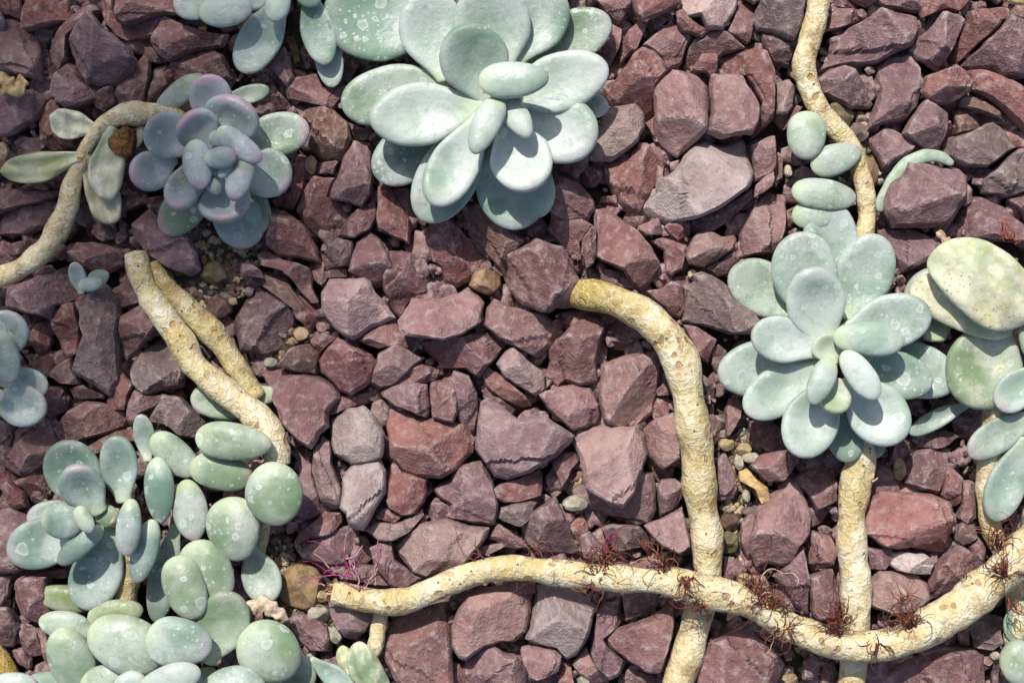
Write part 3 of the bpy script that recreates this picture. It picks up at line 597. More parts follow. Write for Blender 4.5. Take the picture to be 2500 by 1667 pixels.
C1|2|p|pink rounded stone at the bottom edge below the broad pink stone|1420,1568 1440,1460 1500,1410 1580,1330 1640,1330 1700,1380 1792,1400 1860,1500 1880,1620 1410,1620
C1|1|v|mauve stone beside the dry curled leaf|190,1160 280,1110 400,1120 490,1200 520,1300 510,1370 380,1360 290,1280
C1|1|m|small maroon stone beside the tall mauve-brown ridge stone|1210,340 1290,340 1340,370 1320,460 1220,480 1190,430
C1|2|k|dark grey-brown stone below the brick-red slab|1670,450 1690,380 1780,350 1900,330 1940,345 1900,440 1830,500 1792,500 1700,470
C1|1|m|dark brown stone between the large beige-pink stone and four-sided mauve stone|1600,590 1660,480 1792,560 1830,580 1880,650 1800,660 1720,650 1640,600
C1|1|v|small purple chip at the tail of the large beige-pink stone|1540,640 1700,615 1720,640 1610,690 1620,710 1540,680
C2|1|R|brick-red slab under the large purple-grey triangular stone|-100,250 -50,210 150,140 230,90 240,200 230,290 100,330 -20,340 -80,310
C2|1|m|maroon stone between triangular stone and pale pentagon stone|300,30 400,0 470,0 490,60 430,120 390,210 370,240 310,110
C2|1|v|broad mauve slab supporting the pale pink pentagon stone|385,230 440,100 520,40 1000,150 1020,400 970,490 850,460 690,430 540,380 430,310
C2|2|v|four-sided mauve stone standing above the rooted stem's middle|80,480 200,390 330,310 370,400 450,560 520,700 470,730 200,690 120,620
C2|0|m|small maroon chip beside the pale greenish pebble|370,410 470,400 480,420 420,490 390,480
C2|0|r|small red triangular chip below the pale greenish pebble|410,490 510,415 560,500 540,560 470,600
C2|1|v|purplish dark stone behind the thick root tuft|500,560 560,540 660,640 640,740 520,720 490,600
C2|1|k|dark brown stone between two root tufts above the rooted stem|640,520 720,480 900,500 960,560 1000,650 860,660 740,690 690,620
C2|3:0,.1|P|smooth triangular pale pink stone touching the arched stem|945,510 1100,430 1210,385 1250,640 1170,690 1060,640
C2|1|v|greyish mauve stone just above the smooth triangular pink stone|1030,230 1060,185 1150,180 1200,210 1210,290 1180,370 1050,440 1035,330
C2|1|v|mauve stone on the far side of the arched stem, near soil patch|1430,60 1500,0 1550,110 1590,230 1560,320 1430,340
C2|2|m|maroon stone with flat sunlit face above the tan twig|1670,90 1730,30 1860,-10 2000,-20 2010,70 1900,180 1800,205 1750,180
C2|1|p|slim pinkish stone behind the large root tuft|1600,470 1690,400 1740,420 1730,560 1750,760 1690,790 1640,700 1600,600
C2|3:0,.12|G|large flat greyish pink stone below the rooted stem|145,1230 190,1040 200,960 330,930 470,990 600,1080 600,1120 530,1320 480,1420 410,1450 340,1370 200,1330 120,1300
C2|3|p|small pink wedge just below the large flat greyish pink stone|90,1345 150,1335 330,1370 370,1410 350,1510 200,1560 160,1540 110,1440
C2|1|p|pinkish stone at the bottom edge between wedge and curved mauve slab|440,1450 540,1330 580,1420 700,1500 690,1590 560,1590 480,1510
C2|2|v|curved mauve slab under the pointed maroon stone|570,1380 620,1100 700,1040 790,1010 800,1180 660,1260 700,1350 820,1450 760,1540 700,1560 600,1470
C2|3|m|pointed maroon stone like an arrowhead beside the lower arched stem|655,1290 740,1240 900,1180 1160,1060 1150,1200 1050,1510 980,1520 850,1450 720,1360
C2|1|d|dim purple stone in the rooted stem's shadow|790,1000 900,950 1030,940 1040,1040 920,1110 810,1150
C2|3:0,.05|m|big domed wine-red stone at the bottom edge beside the lower arched stem|1300,1620 1330,1440 1400,1300 1560,1240 1700,1255 1850,1370 1940,1490 1880,1620
C2|1|v|mauve stone behind the big domed wine-red stone|1540,1240 1580,1170 1792,1190 1850,1210 1900,1380 1760,1270 1650,1240
C2|1|m|maroon sliver directly beneath the rooted stem's slim middle|-20,870 190,890 190,960 100,960 -40,940
C2|1|r|small reddish stone at the bottom edge beside the small pink wedge|370,1460 430,1450 460,1600 340,1600
C2|0|d|dim stone at the bottom edge under the pointed maroon stone|780,1520 900,1490 1050,1530 1040,1600 760,1600
C2|0|v|mauve stone glimpsed beside the stem crossing|1480,710 1560,720 1570,830 1500,900 1480,850
C3|3:.05,.1|p|large pinkish stone with a white vein beside the big root tuft|-50,700 -60,560 0,400 150,270 200,200 290,230 370,430 350,560 270,640 250,730 170,800 60,780 0,800
C3|1|m|dark maroon stone behind the white-veined stone, under the spotted silver rosette|200,190 300,120 420,50 530,70 530,340 380,390 320,280
C3|3:.0,.05|R|large brick-red stone with curved shadow beside the straight stem|720,450 760,350 850,280 1050,285 1200,290 1310,340 1345,460 1330,590 1290,690 1180,680 1050,650 960,665 870,640 790,590 730,560
C3|2:0,.1|W|small pale grey stone under the large brick-red stone|890,760 920,690 980,680 1060,690 1130,690 1210,770 1180,840 1060,830 950,810
C3|1|v|dim purple stone between the straight stem and small pale grey stone|720,650 900,650 910,720 860,800 740,810
C3|2:0,.1|P|broad pinkish stone with a red root tuft lying across it|770,900 830,810 950,830 1100,840 1180,920 1190,1020 1100,1090 900,1110 760,1050
C3|2|m|slanting maroon slab below the brick-red stone's far end|1180,900 1220,800 1290,700 1390,650 1460,690 1540,720 1520,800 1400,850 1350,960 1210,1030 1180,970
C3|1|m|upright brown stone beside the edge plant's pale stem|1380,190 1480,190 1480,450 1410,490 1350,450 1380,350
C3|1|k|small dark grey stone at the brick-red stone's outer corner|1340,530 1390,470 1480,480 1490,580 1390,640 1340,600
C3|1|m|maroon stone between the white-veined stone and straight stem|310,580 370,540 490,570 520,680 500,770 430,810 380,835 340,770
C3|2|v|purple-brown stone with straight side next to the big root tuft|100,860 200,760 290,640 340,900 345,1120 260,1070 170,920
C3|2|m|brownish stone against the straight stem, above the stem crossing|350,860 420,830 520,800 550,950 540,1130 400,1140 360,1100
C3|0|d|small dark stone under the rising end of the rooted stem|1180,1270 1320,1240 1340,1290 1290,1320 1180,1300
C3|1|r|small reddish stone below the rising end of the rooted stem|1350,1240 1430,1190 1430,1320 1370,1310
C3|1|k|dark stone between the rising rooted stem and edge plant's lower stem|1420,1180 1560,1080 1640,1150 1650,1300 1590,1350 1470,1330
C3|3|m|big purple-maroon stone at the bottom edge near the lower corner leaf|880,1568 1080,1440 1300,1370 1500,1380 1580,1420 1580,1620 880,1620
C3|1|g|brown slab behind the big purple-maroon bottom-edge stone|1100,1370 1240,1330 1580,1350 1590,1420 1300,1420 1110,1450
C3|1|v|mauve stone at the bottom edge beside the straight stem's foot|720,1450 830,1440 890,1490 860,1620 700,1620
C3|1|v|purple stone below the rooted stem beside the domed wine-red stone|290,1430 380,1400 430,1450 350,1560 290,1540
C3|0|k|dark stone under the lowest sag of the rooted stem|930,1420 1030,1390 1080,1430 1000,1500 930,1490
C3|1|m|small maroon stone beside the edge plant's root tuft|1440,640 1500,570 1540,640 1530,740 1440,680
C3|0|d|dim stone at the bottom edge on the straight stem's shaded side|420,1470 520,1440 520,1620 400,1620
C3|0|d|dark sliver at the bottom edge beside the lower corner leaf|1590,1400 1650,1400 1640,1600 1590,1600
C3|0|d|dim stone at the photo edge behind the edge plant's long leaf|1690,430 1840,380 1840,520 1720,560
"""
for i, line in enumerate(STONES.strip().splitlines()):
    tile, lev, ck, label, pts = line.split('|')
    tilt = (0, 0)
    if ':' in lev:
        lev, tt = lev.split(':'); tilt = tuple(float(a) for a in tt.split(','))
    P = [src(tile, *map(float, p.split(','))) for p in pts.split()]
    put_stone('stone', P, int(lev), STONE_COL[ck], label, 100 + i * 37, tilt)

# ------------------------------------------------------------------ plant builders
LEAF_COL = {'B': (0.275, 0.355, 0.31), 'W': (0.43, 0.495, 0.45), 'G': (0.22, 0.29, 0.195), 'L': (0.265, 0.33, 0.215), 'Y': (0.48, 0.45, 0.25),  # W whitened for painted sun highlights; greener G, L, T darkened for partial shade
            'P': (0.265, 0.32, 0.355), 'K': (0.46, 0.50, 0.34), 'O': (0.23, 0.27, 0.09), 'T': (0.205, 0.28, 0.255), 'E': (0.44, 0.47, 0.33)}
def leaf_geo(p0, p2, width, thick, kind, sag, seed, roll=0.0, na=22, nt=26, old=0.0):
    """thick succulent leaf: 'l' = spoon with a narrow foot, 'e' = egg/bean. metres"""
    r = random.Random(seed)
    p0, p2 = Vector(p0), Vector(p2); ax = p2 - p0; L = ax.length
    up = Vector((0, 0, 1)); side0 = Vector((-ax.y, ax.x, 0))
    if side0.length < 1e-6: side0 = Vector((1, 0, 0))
    side0.normalize()
    p1 = (p0 + p2) / 2 + up * sag * L + side0 * r.uniform(-0.05, 0.05) * L
    V = []; T_ = []
    lump = r.uniform(0, 6.28)
    for i in range(nt + 1):
        u = i / nt; t = 0.5 - 0.5 * math.cos(math.pi * u)
        c = p0 * (1 - t) ** 2 + p1 * 2 * t * (1 - t) + p2 * t * t
        d = ((p1 - p0) * (1 - t) + (p2 - p1) * t).normalized()
        wd = Vector((-d.y, d.x, 0))
        if wd.length < 0.05: wd = side0.copy()
        wd.normalize(); nn = d.cross(wd) * -1
        if nn.z < 0: nn = -nn
        if roll: q_ = Matrix.Rotation(roll, 3, d); wd = q_ @ wd; nn = q_ @ nn
        if kind == 'l':
            s = min(1, t / 0.54); s = s * s * (3 - 2 * s)
            f = 0.38 + 0.62 * s
            g = 0.55 + 0.45 * s
            if t > 0.54:
                k = ((t - 0.54) / 0.46); e = max(0, 1 - k ** 2.25) ** 0.5; f *= e; g *= e ** 0.9
            if t < 0.04: q = max(0, 1 - ((0.04 - t) / 0.04) ** 2) ** 0.5; f *= q; g *= q
        else:
            k = abs(2 * t - 1); e = max(0, 1 - k ** (2.3 if t < .5 else 1.85)) ** 0.5
            f = e * (0.96 + 0.06 * math.sin(3 * t + lump)); g = e
        w = width * 0.5 * f * (1 + 0.025 * math.sin(5 * t + lump)); h = thick * 0.5 * g
        if i in (0, nt):
            V.append(c[:]); T_.append(t); continue
        for a in range(na):
            th = 2 * math.pi * a / na; cx, sy = math.cos(th), math.sin(th)
            x = w * math.copysign(abs(cx) ** 0.92, cx)
            y = h * sy * (0.72 if sy > 0 else 1.15)
            if kind == 'l' and sy > 0: y -= h * 0.8 * sy * (1 - (x / max(w, 1e-9)) ** 2) * math.sin(math.pi * t)   # shallow channel
            V.append((c + wd * x + nn * y)[:]); T_.append(t)
    F = []
    for a in range(na): F.append((0, 1 + (a + 1) % na, 1 + a))
    for i in range(nt - 2):
        o0 = 1 + i * na; o1 = o0 + na
        for a in range(na): b_ = (a + 1) % na; F.append((o0 + a, o0 + b_, o1 + b_, o1 + a))
    last = 1 + (nt - 1) * na; o0 = last - na
    for a in range(na): F.append((last, o0 + a, o0 + (a + 1) % na))
    V = np.array(V); 
    V += (noise3(V, seed, 2.2 / max(width, 1e-4), 2) * 0.034 * width)[:, None] * np.array([0.5, 0.5, 1.0])
    if old:                                              # shrivelled: lengthwise folds and dents
        ax_ = np.array(ax[:]) / L; sd = np.array(side0[:]); u_ = (V - np.array(p0[:])) @ sd / width; l_ = (V - np.array(p0[:])) @ ax_ / L
        V[:, 2] += old * width * (0.10 * np.sin(u_ * 15 + 3 * l_ + seed) + 0.05 * np.sin(l_ * 21 + 4 * u_))
        V += np.outer(old * width * 0.10 * np.sin(l_ * 5.5 + seed), sd)
    return V, F, np.array(T_)

def add_leaf(plant, spec, seed, name='leaf', label=None):
    f = spec.split()
    tile, kind = f[0], f[1]; b = list(map(float, f[2].split(','))); t = list(map(float, f[3].split(',')))
    w = float(f[4]) / 2.8 * S; ck = f[5]; opt = dict(a.split('=') for a in f[6:])
    th = float(opt.get('T', 0.42 if kind == 'l' else 0.6)) * w * (1.25 if kind == 'l' else 1.0)
    sag = float(opt.get('s', -0.07 if kind == 'l' else 0.04))
    p0, p2 = tw(tile, *b), tw(tile, *t)
    V, F, T_ = leaf_geo(p0, p2, w, th, kind, sag, seed, math.radians(float(opt.get('roll', 0))), old=float(opt.get('wr', opt.get('d', 0))))
    r = random.Random(seed); j = 1 + r.uniform(-.06, .06)
    c = tuple(v * j for v in LEAF_COL[ck])
    par = np.column_stack([T_, np.full(len(T_), float(opt.get('b', 0.25))), np.full(len(T_), float(opt.get('p', 0.3))), np.full(len(T_), float(opt.get('d', 0)))])
    o = mesh(name, V, F, M_LEAF, p0 if plant else p0, plant, attrs={'col': ('FLOAT_COLOR', rgba(c, len(V))), 'par': ('FLOAT_COLOR', par)})
    if label: o['label'] = label
    return o

STEM_COL = {'c': (0.70, 0.635, 0.46), 'y': (0.58, 0.51, 0.29), 'o': (0.40, 0.32, 0.09), 'k': (0.72, 0.67, 0.52), 'n': (0.50, 0.42, 0.27)}
def catmull(P, step):
    P = np.asarray(P, float); P = np.vstack([2 * P[0] - P[1], P, 2 * P[-1] - P[-2]]); out = []
    for i in range(1, len(P) - 2):
        L = np.linalg.norm(P[i + 1][:3] - P[i][:3]); k = max(2, int(L / step))
        for j in range(k):
            t = j / k; a, b, c, d = P[i - 1], P[i], P[i + 1], P[i + 2]
            out.append(0.5 * (2 * b + (c - a) * t + (2 * a - 5 * b + 4 * c - d) * t * t + (3 * b - a - 3 * c + d) * t ** 3))
    out.append(P[-2]); return np.array(out)
def tube_geo(path, na=22, rough=0.05, seed=1, ends=(0.6, 0.6)):
    """path rows: x,y,z,radius (metres). returns V, F, straightened coordinates"""
    C = path[:, :3]; R = path[:, 3].copy(); n = len(C)
    T = np.gradient(C, axis=0); T /= np.linalg.norm(T, axis=1)[:, None] + 1e-12
    nrm = np.cross(T[0], [0, 0, 1.0]); nrm = nrm if np.linalg.norm(nrm) > 1e-3 else np.array([1.0, 0, 0]); nrm /= np.linalg.norm(nrm)
    V, SP = [], []; Ls = np.concatenate([[0], np.cumsum(np.linalg.norm(np.diff(C, axis=0), axis=1))])
    rr = np.random.RandomState(seed); off = rr.uniform(0, 9, 3)
    ang = np.arange(na) * 2 * math.pi / na
    for i in range(n):
        nrm = nrm - T[i] * np.dot(nrm, T[i]); nrm /= np.linalg.norm(nrm); bi = np.cross(T[i], nrm)
        ring = np.outer(np.cos(ang), nrm) + np.outer(np.sin(ang), bi)
        sp = np.column_stack([np.cos(ang) * R[i], np.sin(ang) * R[i], np.full(na, Ls[i])])
        rad = R[i] * (1 + rough * noise3(sp, seed, 1.9 / R.mean(), 2) + rough * 0.5 * math.sin(Ls[i] / R.mean() * 1.7)) if rough else np.full(na, R[i])
        V.append(C[i] + ring * rad[:, None]); SP.append(sp + off)
    V0, V1 = C[0] - T[0] * R[0] * ends[0], C[-1] + T[-1] * R[-1] * ends[1]
    V = np.vstack(V + [V0[None], V1[None]]); SP = np.vstack(SP + [np.array([[0, 0, 0]]) + off, np.array([[0, 0, Ls[-1]]]) + off])
    F = []
    i_ = np.arange(na); j_ = (i_ + 1) % na
    for k in range(n - 1): F += np.column_stack([k * na + i_, k * na + j_, (k + 1) * na + j_, (k + 1) * na + i_]).tolist()
    F += [[n * na, int(b), int(a)] for a, b in zip(i_, j_)] + [[n * na + 1, (n - 1) * na + int(a), (n - 1) * na + int(b)] for a, b in zip(i_, j_)]
    return V, F, SP
def add_stem(name, pts, colk, seed, parent=None, rough=0.08, ends=(0.35, 0.35), grad=None):
    """pts: (tile, x, y, z, radius_in_tile_px)"""
    rows = []
    for tile, x, y, z, r in pts:
        p = tw(tile, x, y, z); rows.append((p.x, p.y, p.z, r / 2.8 * S))
    path = catmull(rows, 6 * S)
    path[:, 3] = np.maximum(path[:, 3], 1e-4)
    path[:, 3] *= 0.97 + 0.05 * np.maximum(0, noise3(np.column_stack([np.arange(len(path)) * 1.0, np.zeros(len(path)), np.zeros(len(path))]), seed + 50, 0.55, 2)) + 0.03 * noise3(np.column_stack([np.arange(len(path)) * 1.0, np.zeros(len(path)), np.zeros(len(path))]), seed + 51, 0.2, 1)
    V, F, SP = tube_geo(path, 24, rough, seed, ends)
    C = rgba(STEM_COL[colk], len(V))
    if grad:                                             # skin colour changes along the stem: [(fraction, key), ...]
        fr = np.append(np.repeat(np.linspace(0, 1, len(path)), 24), [0, 1])
        for k in range(3): C[:, k] = np.interp(fr, [a for a, _ in grad], [STEM_COL[b][k] for _, b in grad])
    return mesh(name, V, F, M_STEM, path[0, :3] if parent is None else V.mean(0), parent, attrs={'col': ('FLOAT_COLOR', C), 'sp': ('FLOAT_VECTOR', SP)})

def strands(specs, seed):
    """joined fibres: specs = list of (points Nx3 metres, radius, colour)"""
    Vs, Fs, Cs = [], [], []; base = 0
    for P, r0, c in specs:
        P = np.asarray(P); n = len(P); rad = np.linspace(r0, r0 * 0.45, n)
        V, F, _ = tube_geo(np.column_stack([P, rad]), 5, 0.0, seed, (0.2, 0.5))
        Vs.append(V); Fs += [[k + base for k in f] for f in F]; Cs.append(rgba(c, len(V))); base += len(V)
    return np.vstack(Vs), Fs, np.vstack(Cs)
ROOTC = [(0.14, 0.035, 0.028), (0.10, 0.028, 0.024), (0.20, 0.055, 0.04), (0.26, 0.11, 0.06), (0.06, 0.022, 0.02)]
def root_tuft(parent, tile, x, y, z, count, length, ang, spread, seed, cols=ROOTC, curl=0.7, rad=1.25, lift=0.15, jitter=16, pale=0.06):
    """curly fibres leaving a point of the stem; ang: picture direction in degrees (0 = right, 90 = up)"""
    r = random.Random(seed); specs = []
    for _ in range(int(count * 1.2)):
        px, py = src(tile, x + r.uniform(-jitter, jitter) * 2.8, y + r.uniform(-jitter, jitter) * 1.2); pz = z + r.uniform(-6, 6)
        a = math.radians(ang + r.gauss(0, spread * .75)); el = r.uniform(-0.25, 0.5) + lift
        L = length * r.uniform(0.4, 1.7); n = max(8, int(L / 6)); st = L / n
        k = r.gauss(0, curl) * (2.2 if r.random() < .5 else .6); k2 = r.gauss(0, 0.25); P = []
        for i in range(n + 1):
            P.append(W(px, py, max(pz, -5)))
            px += math.cos(a) * st * math.cos(el); py -= math.sin(a) * st * math.cos(el); pz += math.sin(el) * st
            a += k * 0.22 + r.gauss(0, 0.26); el += k2 * 0.2 + r.gauss(0, 0.16) - 0.02
            if r.random() < 0.08: k = r.gauss(0, curl * 1.5)
        c = cols[r.randrange(len(cols))]
        if r.random() < pale: c = (0.55, 0.42, 0.28)
        specs.append((np.array([p[:] for p in P]), rad * r.uniform(0.7, 1.5) * S, c))
    V, F, C = strands(specs, seed)
    return mesh('root_tuft', V, F, M_ROOT, V.mean(0), parent, attrs={'col': ('FLOAT_COLOR', C)})

def plant(name, label, cat, tile, x, y, z=0, group=None):
    e = empty(name, tw(tile, x, y, z)); return tag(e, label, cat, group)

# ------------------------------------------------------------------ the rosettes
GR = 'succulent plants among the stones'
p = plant('succulent_rosette', 'big pale blue-green rosette with broad smooth leaves, largest plant at the top edge', 'succulent', 'A1', 1660, 780, 0, GR)
for i, s in enumerate('''A1 l 1350,120,60 475,70,62 600 B p=0.95 T=.3
A1 l 1350,560,88 1160,-70,105 480 B p=.35 T=.35
A1 l 1650,560,100 1620,-130,130 530 B p=.2 T=.35
A2 l 0,440,70 330,-90,95 440 B p=.45 T=.35
A2 l 60,430,40 700,120,55 370 G p=.95 T=.35
A1 l 1640,720,128 1395,180,205 450 B p=.15 T=.4
A1 e 1530,560,232 2012,535,240 250 W p=.1 T=.62
A1 l 1690,760,140 1760,560,225 230 W p=0 T=.5
A2 l -60,690,110 690,450,140 390 W p=.15 T=.42
A2 l -60,730,100 610,960,125 470 W p=.1 T=.4
A2 l 250,700,50 692,735,56 210 B p=.3
A2 e -30,670,175 150,935,225 165 W p=.0 T=.8
A1 l 1720,830,135 1915,1295,190 410 W p=.0 T=.42
A1 l 1690,850,90 1790,1575,62 490 B p=.2 T=.35
A1 l 1760,900,66 1960,1490,50 330 B p=.3 T=.4
A1 e 1680,670,215 1505,1050,255 200 W p=.0 T=.75
A1 l 1570,790,150 1220,1400,160 340 W p=.0 T=.5
A1 l 1570,780,100 1150,1510,78 410 B p=.1 T=.38
A1 l 1580,720,132 790,830,150 410 W p=.1 T=.45
A1 l 1350,560,72 598,740,62 410 G p=.4 T=.42
A1 l 1420,760,42 840,1230,42 390 T p=.95 T=.35
A1 e 1700,790,165 1690,945,205 95 K p=.0 T=.8
A1 l 1690,780,130 1640,560,150 300 L p=.0 T=.4'''.splitlines()): add_leaf(p, s, 1000 + i)
add_stem('stem', [('A1', 1690, 800, -20, 90), ('A1', 1690, 780, 60, 95), ('A1', 1690, 770, 140, 95)], 'y', 71, p)

p = plant('succulent_cluster', 'small cluster of drooping grey-green leaves hanging in from the top edge', 'succulent', 'A1', 180, -60, 0, GR)
for i, s in enumerate('''A0 l 1560,-180,60 1200,80,66 280 B p=.3
A0 e 1360,90,112 1728,50,118 210 W p=.0 T=.7
A0 l 1930,-20,85 1640,490,46 300 B p=.4 b=.3
A1 e 190,-90,110 140,152,130 190 W p=.0 T=.7
A1 l 370,-80,75 500,445,58 230 B p=.5
A1 l 470,150,40 535,602,16 200 B p=.2
A1 l 30,-120,70 -20,70,72 180 B p=.2
A1 e 290,-70,90 450,25,90 150 B p=.1'''.splitlines()): add_leaf(p, s, 1100 + i)
add_stem('stem', [('A1', 200, -150, 0, 70), ('A1', 190, -80, 60, 70), ('A1', 180, -30, 90, 50)], 'y', 72, p)

p = plant('succulent_rosette', 'bluish purple rosette with pink leaf tips on an arching yellowish stem', 'succulent', 'A0', 1480, 1010, 0, GR)
for i, s in enumerate('''A0 e 1075,765,62 1405,525,72 180 G b=.5 p=.4
A0 l 1480,900,75 1400,515,125 297 P b=1 p=.3
A0 l 1500,690,44 1840,610,44 130 G p=.3
A0 l 1340,1010,88 1000,850,128 330 P b=1 p=.2
A0 l 1450,1010,108 1270,790,172 308 P b=1 p=.2
A0 l 1520,970,98 1640,680,160 385 P b=1 p=.3
A0 e 1490,880,170 1785,1100,188 181 P b=1 p=.5 T=.75
A0 e 1330,955,172 1375,1295,188 198 P b=.9 p=.2 T=.75
A0 e 1395,1090,205 1615,1055,210 159 P b=.9 p=.1 T=.8
A0 e 1430,930,168 1560,985,178 110 P b=.8 p=.2 T=.8
A0 e 1420,1190,160 1500,1330,168 110 P b=.8 p=.1 T=.8
A0 e 1590,1120,186 1500,1210,192 80 P b=.6 p=0 T=.8
A0 e 1445,1165,175 1555,1165,180 93 P b=.9 p=0 T=.8
A0 e 1690,1085,175 1590,1365,188 192 P b=1 p=.1 T=.75
A0 l 1340,1080,115 1175,1420,150 236 P b=1 p=.5 T=.6
A0 l 1200,1060,58 905,1240,92 275 P b=1 p=.3 T=.5
A0 l 1420,1200,58 1120,1595,42 290 G b=.9 p=.3
A0 l 1490,1190,100 1545,1515,142 363 P b=1 p=.3
A0 l 1540,1240,46 1700,1695,30 360 B b=.7 p=.5
A0 l 1580,1010,66 2115,880,58 300 G b=.7 p=.95
A0 l 1600,1080,78 1990,1240,88 320 B b=.9 p=.95
A0 l 1640,1180,40 1780,1600,34 270 G b=.5 p=.5
A0 e 975,860,40 930,1010,40 70 Y p=0
A0 l 660,900,30 345,790,52 210 E d=.7 b=.2 p=.0 T=.6
A0 l 550,1085,34 10,1190,26 210 Y d=.4 wr=.6 b=.1 p=0 T=.6
A0 l 560,1050,20 800,1520,24 240 Y d=.7 b=.3 p=0 T=.55
A0 l 740,860,48 735,1375,52 250 E d=.7 b=.9 p=.1 T=.5'''.splitlines()): add_leaf(p, s, 1200 + i)
add_stem('stem', [('A0', 1420, 1000, 70, 70), ('A0', 1250, 850, 64, 78), ('A0', 1080, 785, 54, 80), ('A0', 950, 775, 50, 80), ('A0', 830, 790, 46, 75), ('A0', 730, 840, 40, 62), ('A0', 640, 930, 32, 48),
    ('A0', 560, 1070, 24, 48), ('A0', 500, 1240, 18, 62), ('A0', 455, 1420, 16, 78), ('A0', 400, 1560, 18, 82), ('B0', 310, 150, 22, 76), ('B0', 190, 265, 26, 70), ('B0', 60, 330, 26, 70), ('B0', -120, 400, 26, 70)], 'c', 73, p)

p = plant('succulent_rosette', 'purple-tinged grey-green leaves of a plant cut by the photo edge', 'succulent', 'B0', -40, 950, 0, GR)
for i, s in enumerate('''B0 l -80,900,80 130,615,90 300 T b=.4 p=.5
B0 e 0,720,115 70,1085,125 200 T b=.5 p=.2
B0 l -20,1050,50 325,1120,52 220 B b=.3 p=.4
B0 l -80,1190,84 318,1260,88 285 B b=.8 p=.8
B0 e -40,1170,118 32,1150,118 90 T b=.3 p=.1'''.splitlines()): add_leaf(p, s, 1300 + i)
add_stem('stem', [('B0', -140, 1000, -20, 60), ('B0', -110, 1000, 50, 60), ('B0', -80, 1000, 90, 50)], 'y', 74, p)

p = plant('sprout', 'tiny sprout of three plump blue-green leaves between maroon stones', 'sprout', 'B0', 600, 440)
for i, s in enumerate('''B0 l 560,470,38 500,255,62 115 T p=.1 T=.6
B0 e 600,395,60 742,325,66 118 T p=.1
B0 e 535,415,72 700,385,76 100 T b=.6 p=0'''.splitlines()): add_leaf(p, s, 1350 + i)
add_stem('stem', [('B0', 610, 440, -10, 22), ('B0', 600, 430, 35, 22), ('B0', 600, 415, 62, 18)], 'y', 75, p)

p = plant('succulent_rosette', 'spotted silver-green rosette with overlapping oval leaves on a stem from the top edge', 'succulent', 'B3', 470, 900, 0, GR)
for i, s in enumerate('''B3 l 320,620,58 -215,310,52 370 G p=.5
B3 l 420,720,90 225,55,104 440 B p=.85
B3 l 480,520,58 470,-170,62 390 B p=1
B3 l 590,660,78 790,65,86 400 B p=.9
B3 l 450,830,130 330,292,190 400 W p=.5
B3 l 520,770,108 1150,580,126 380 B p=.95
B3 e 485,770,178 975,800,190 255 W p=.3 T=.62
B3 l 430,860,135 -75,745,158 310 W p=.5
B3 l 400,910,70 -305,1030,54 390 B p=.4
B3 l 420,960,110 -110,1290,106 320 W p=.4
B3 e 470,915,205 350,1220,218 185 W p=.1 T=.7
B3 e 550,865,205 790,1185,215 200 W p=.3 T=.7
B3 l 510,1040,172 480,1290,192 220 K p=.0 T=.5
B3 l 560,930,110 1175,1080,112 330 B p=.9
B3 l 680,880,64 1330,1090,58 360 B p=.9
B3 l 560,1050,120 965,1470,136 390 W p=.2
B3 l 480,1040,132 250,1585,150 370 W p=.0
B3 l 540,1120,88 600,1620,70 270 B p=.3
B3 l 640,1220,56 790,1590,38 240 B p=.5
B3 l 480,960,150 430,740,160 220 K p=0
A3 e 310,755,62 285,1092,66 295 L b=.4 p=.2
A3 e 330,1140,52 680,1020,56 215 G b=.6 p=.3
A3 e 200,1300,62 648,1350,66 245 G p=.7
A3 e 205,1480,48 520,1470,50 230 G p=.5'''.splitlines()): add_leaf(p, s, 1400 + i)
add_stem('stem', [('A3', 395, -90, 34, 80), ('A3', 375, 100, 38, 80), ('A3', 330, 270, 40, 80), ('A3', 288, 420, 40, 80), ('A3', 310, 560, 36, 76), ('A3', 370, 710, 32, 74), ('A3', 480, 850, 28, 76), ('A3', 590, 980, 24, 76),
    ('A3', 665, 1150, 22, 70), ('A3', 705, 1300, 22, 66), ('A3', 715, 1450, 22, 62), ('B3', 700, 60, 26, 62), ('B3', 620, 300, 16, 60), ('B3', 540, 620, 24, 66), ('B3', 480, 880, 70, 60), ('B3', 475, 930, 125, 50)], 'c', 76, p)

p = plant('succulent_plant', 'pale yellowish-green plant with large dirty round leaves at the photo edge', 'succulent', 'B3', 1620, 1100, 0, GR)
for i, s in enumerate('''B3 l 1180,800,40 1180,285,50 420 L p=.2
B3 e 1030,400,92 1720,720,100 370 E d=1 wr=.2 p=.3 T=.4
B3 e 1150,200,146 1880,580,150 530 E d=1 wr=.45 p=.1 T=.42
B3 l 1600,600,84 1470,1255,84 530 L d=.35 wr=.05 p=.5 T=.38
B3 l 1900,960,110 1610,1245,104 260 W b=.5 p=.2
B3 e 1765,800,120 1900,760,120 280 L p=.2
B3 l 1440,1210,16 1010,1425,8 135 B p=.1 T=.7
B3 l 1900,1290,78 1410,1575,70 240 G b=.4 p=.1
C3 l 1810,-110,70 1590,460,66 270 B b=.4 p=.2
C3 e 1625,1450,56 1880,1420,60 330 L b=.6 p=.2
C3 l 1760,1000,40 1740,1300,44 190 L p=.0
B3 l 1840,1480,60 1700,1560,56 120 B p=.1'''.splitlines()): add_leaf(p, s, 1500 + i)
add_stem('stem', [('B3', 1640, 950, 60, 70), ('B3', 1590, 1300, 36, 78), ('C3', 1552, 20, 26, 80), ('C3', 1530, 180, 20, 72), ('C3', 1535, 350, 16, 66), ('C3', 1570, 520, 12, 70), ('C3', 1640, 680, 8, 70), ('C3', 1720, 850, 10, 72), ('C3', 1745, 1050, 14, 75), ('C3', 1735, 1250, 20, 75), ('C3', 1760, 1480, 22, 75)], 'k', 77, p)
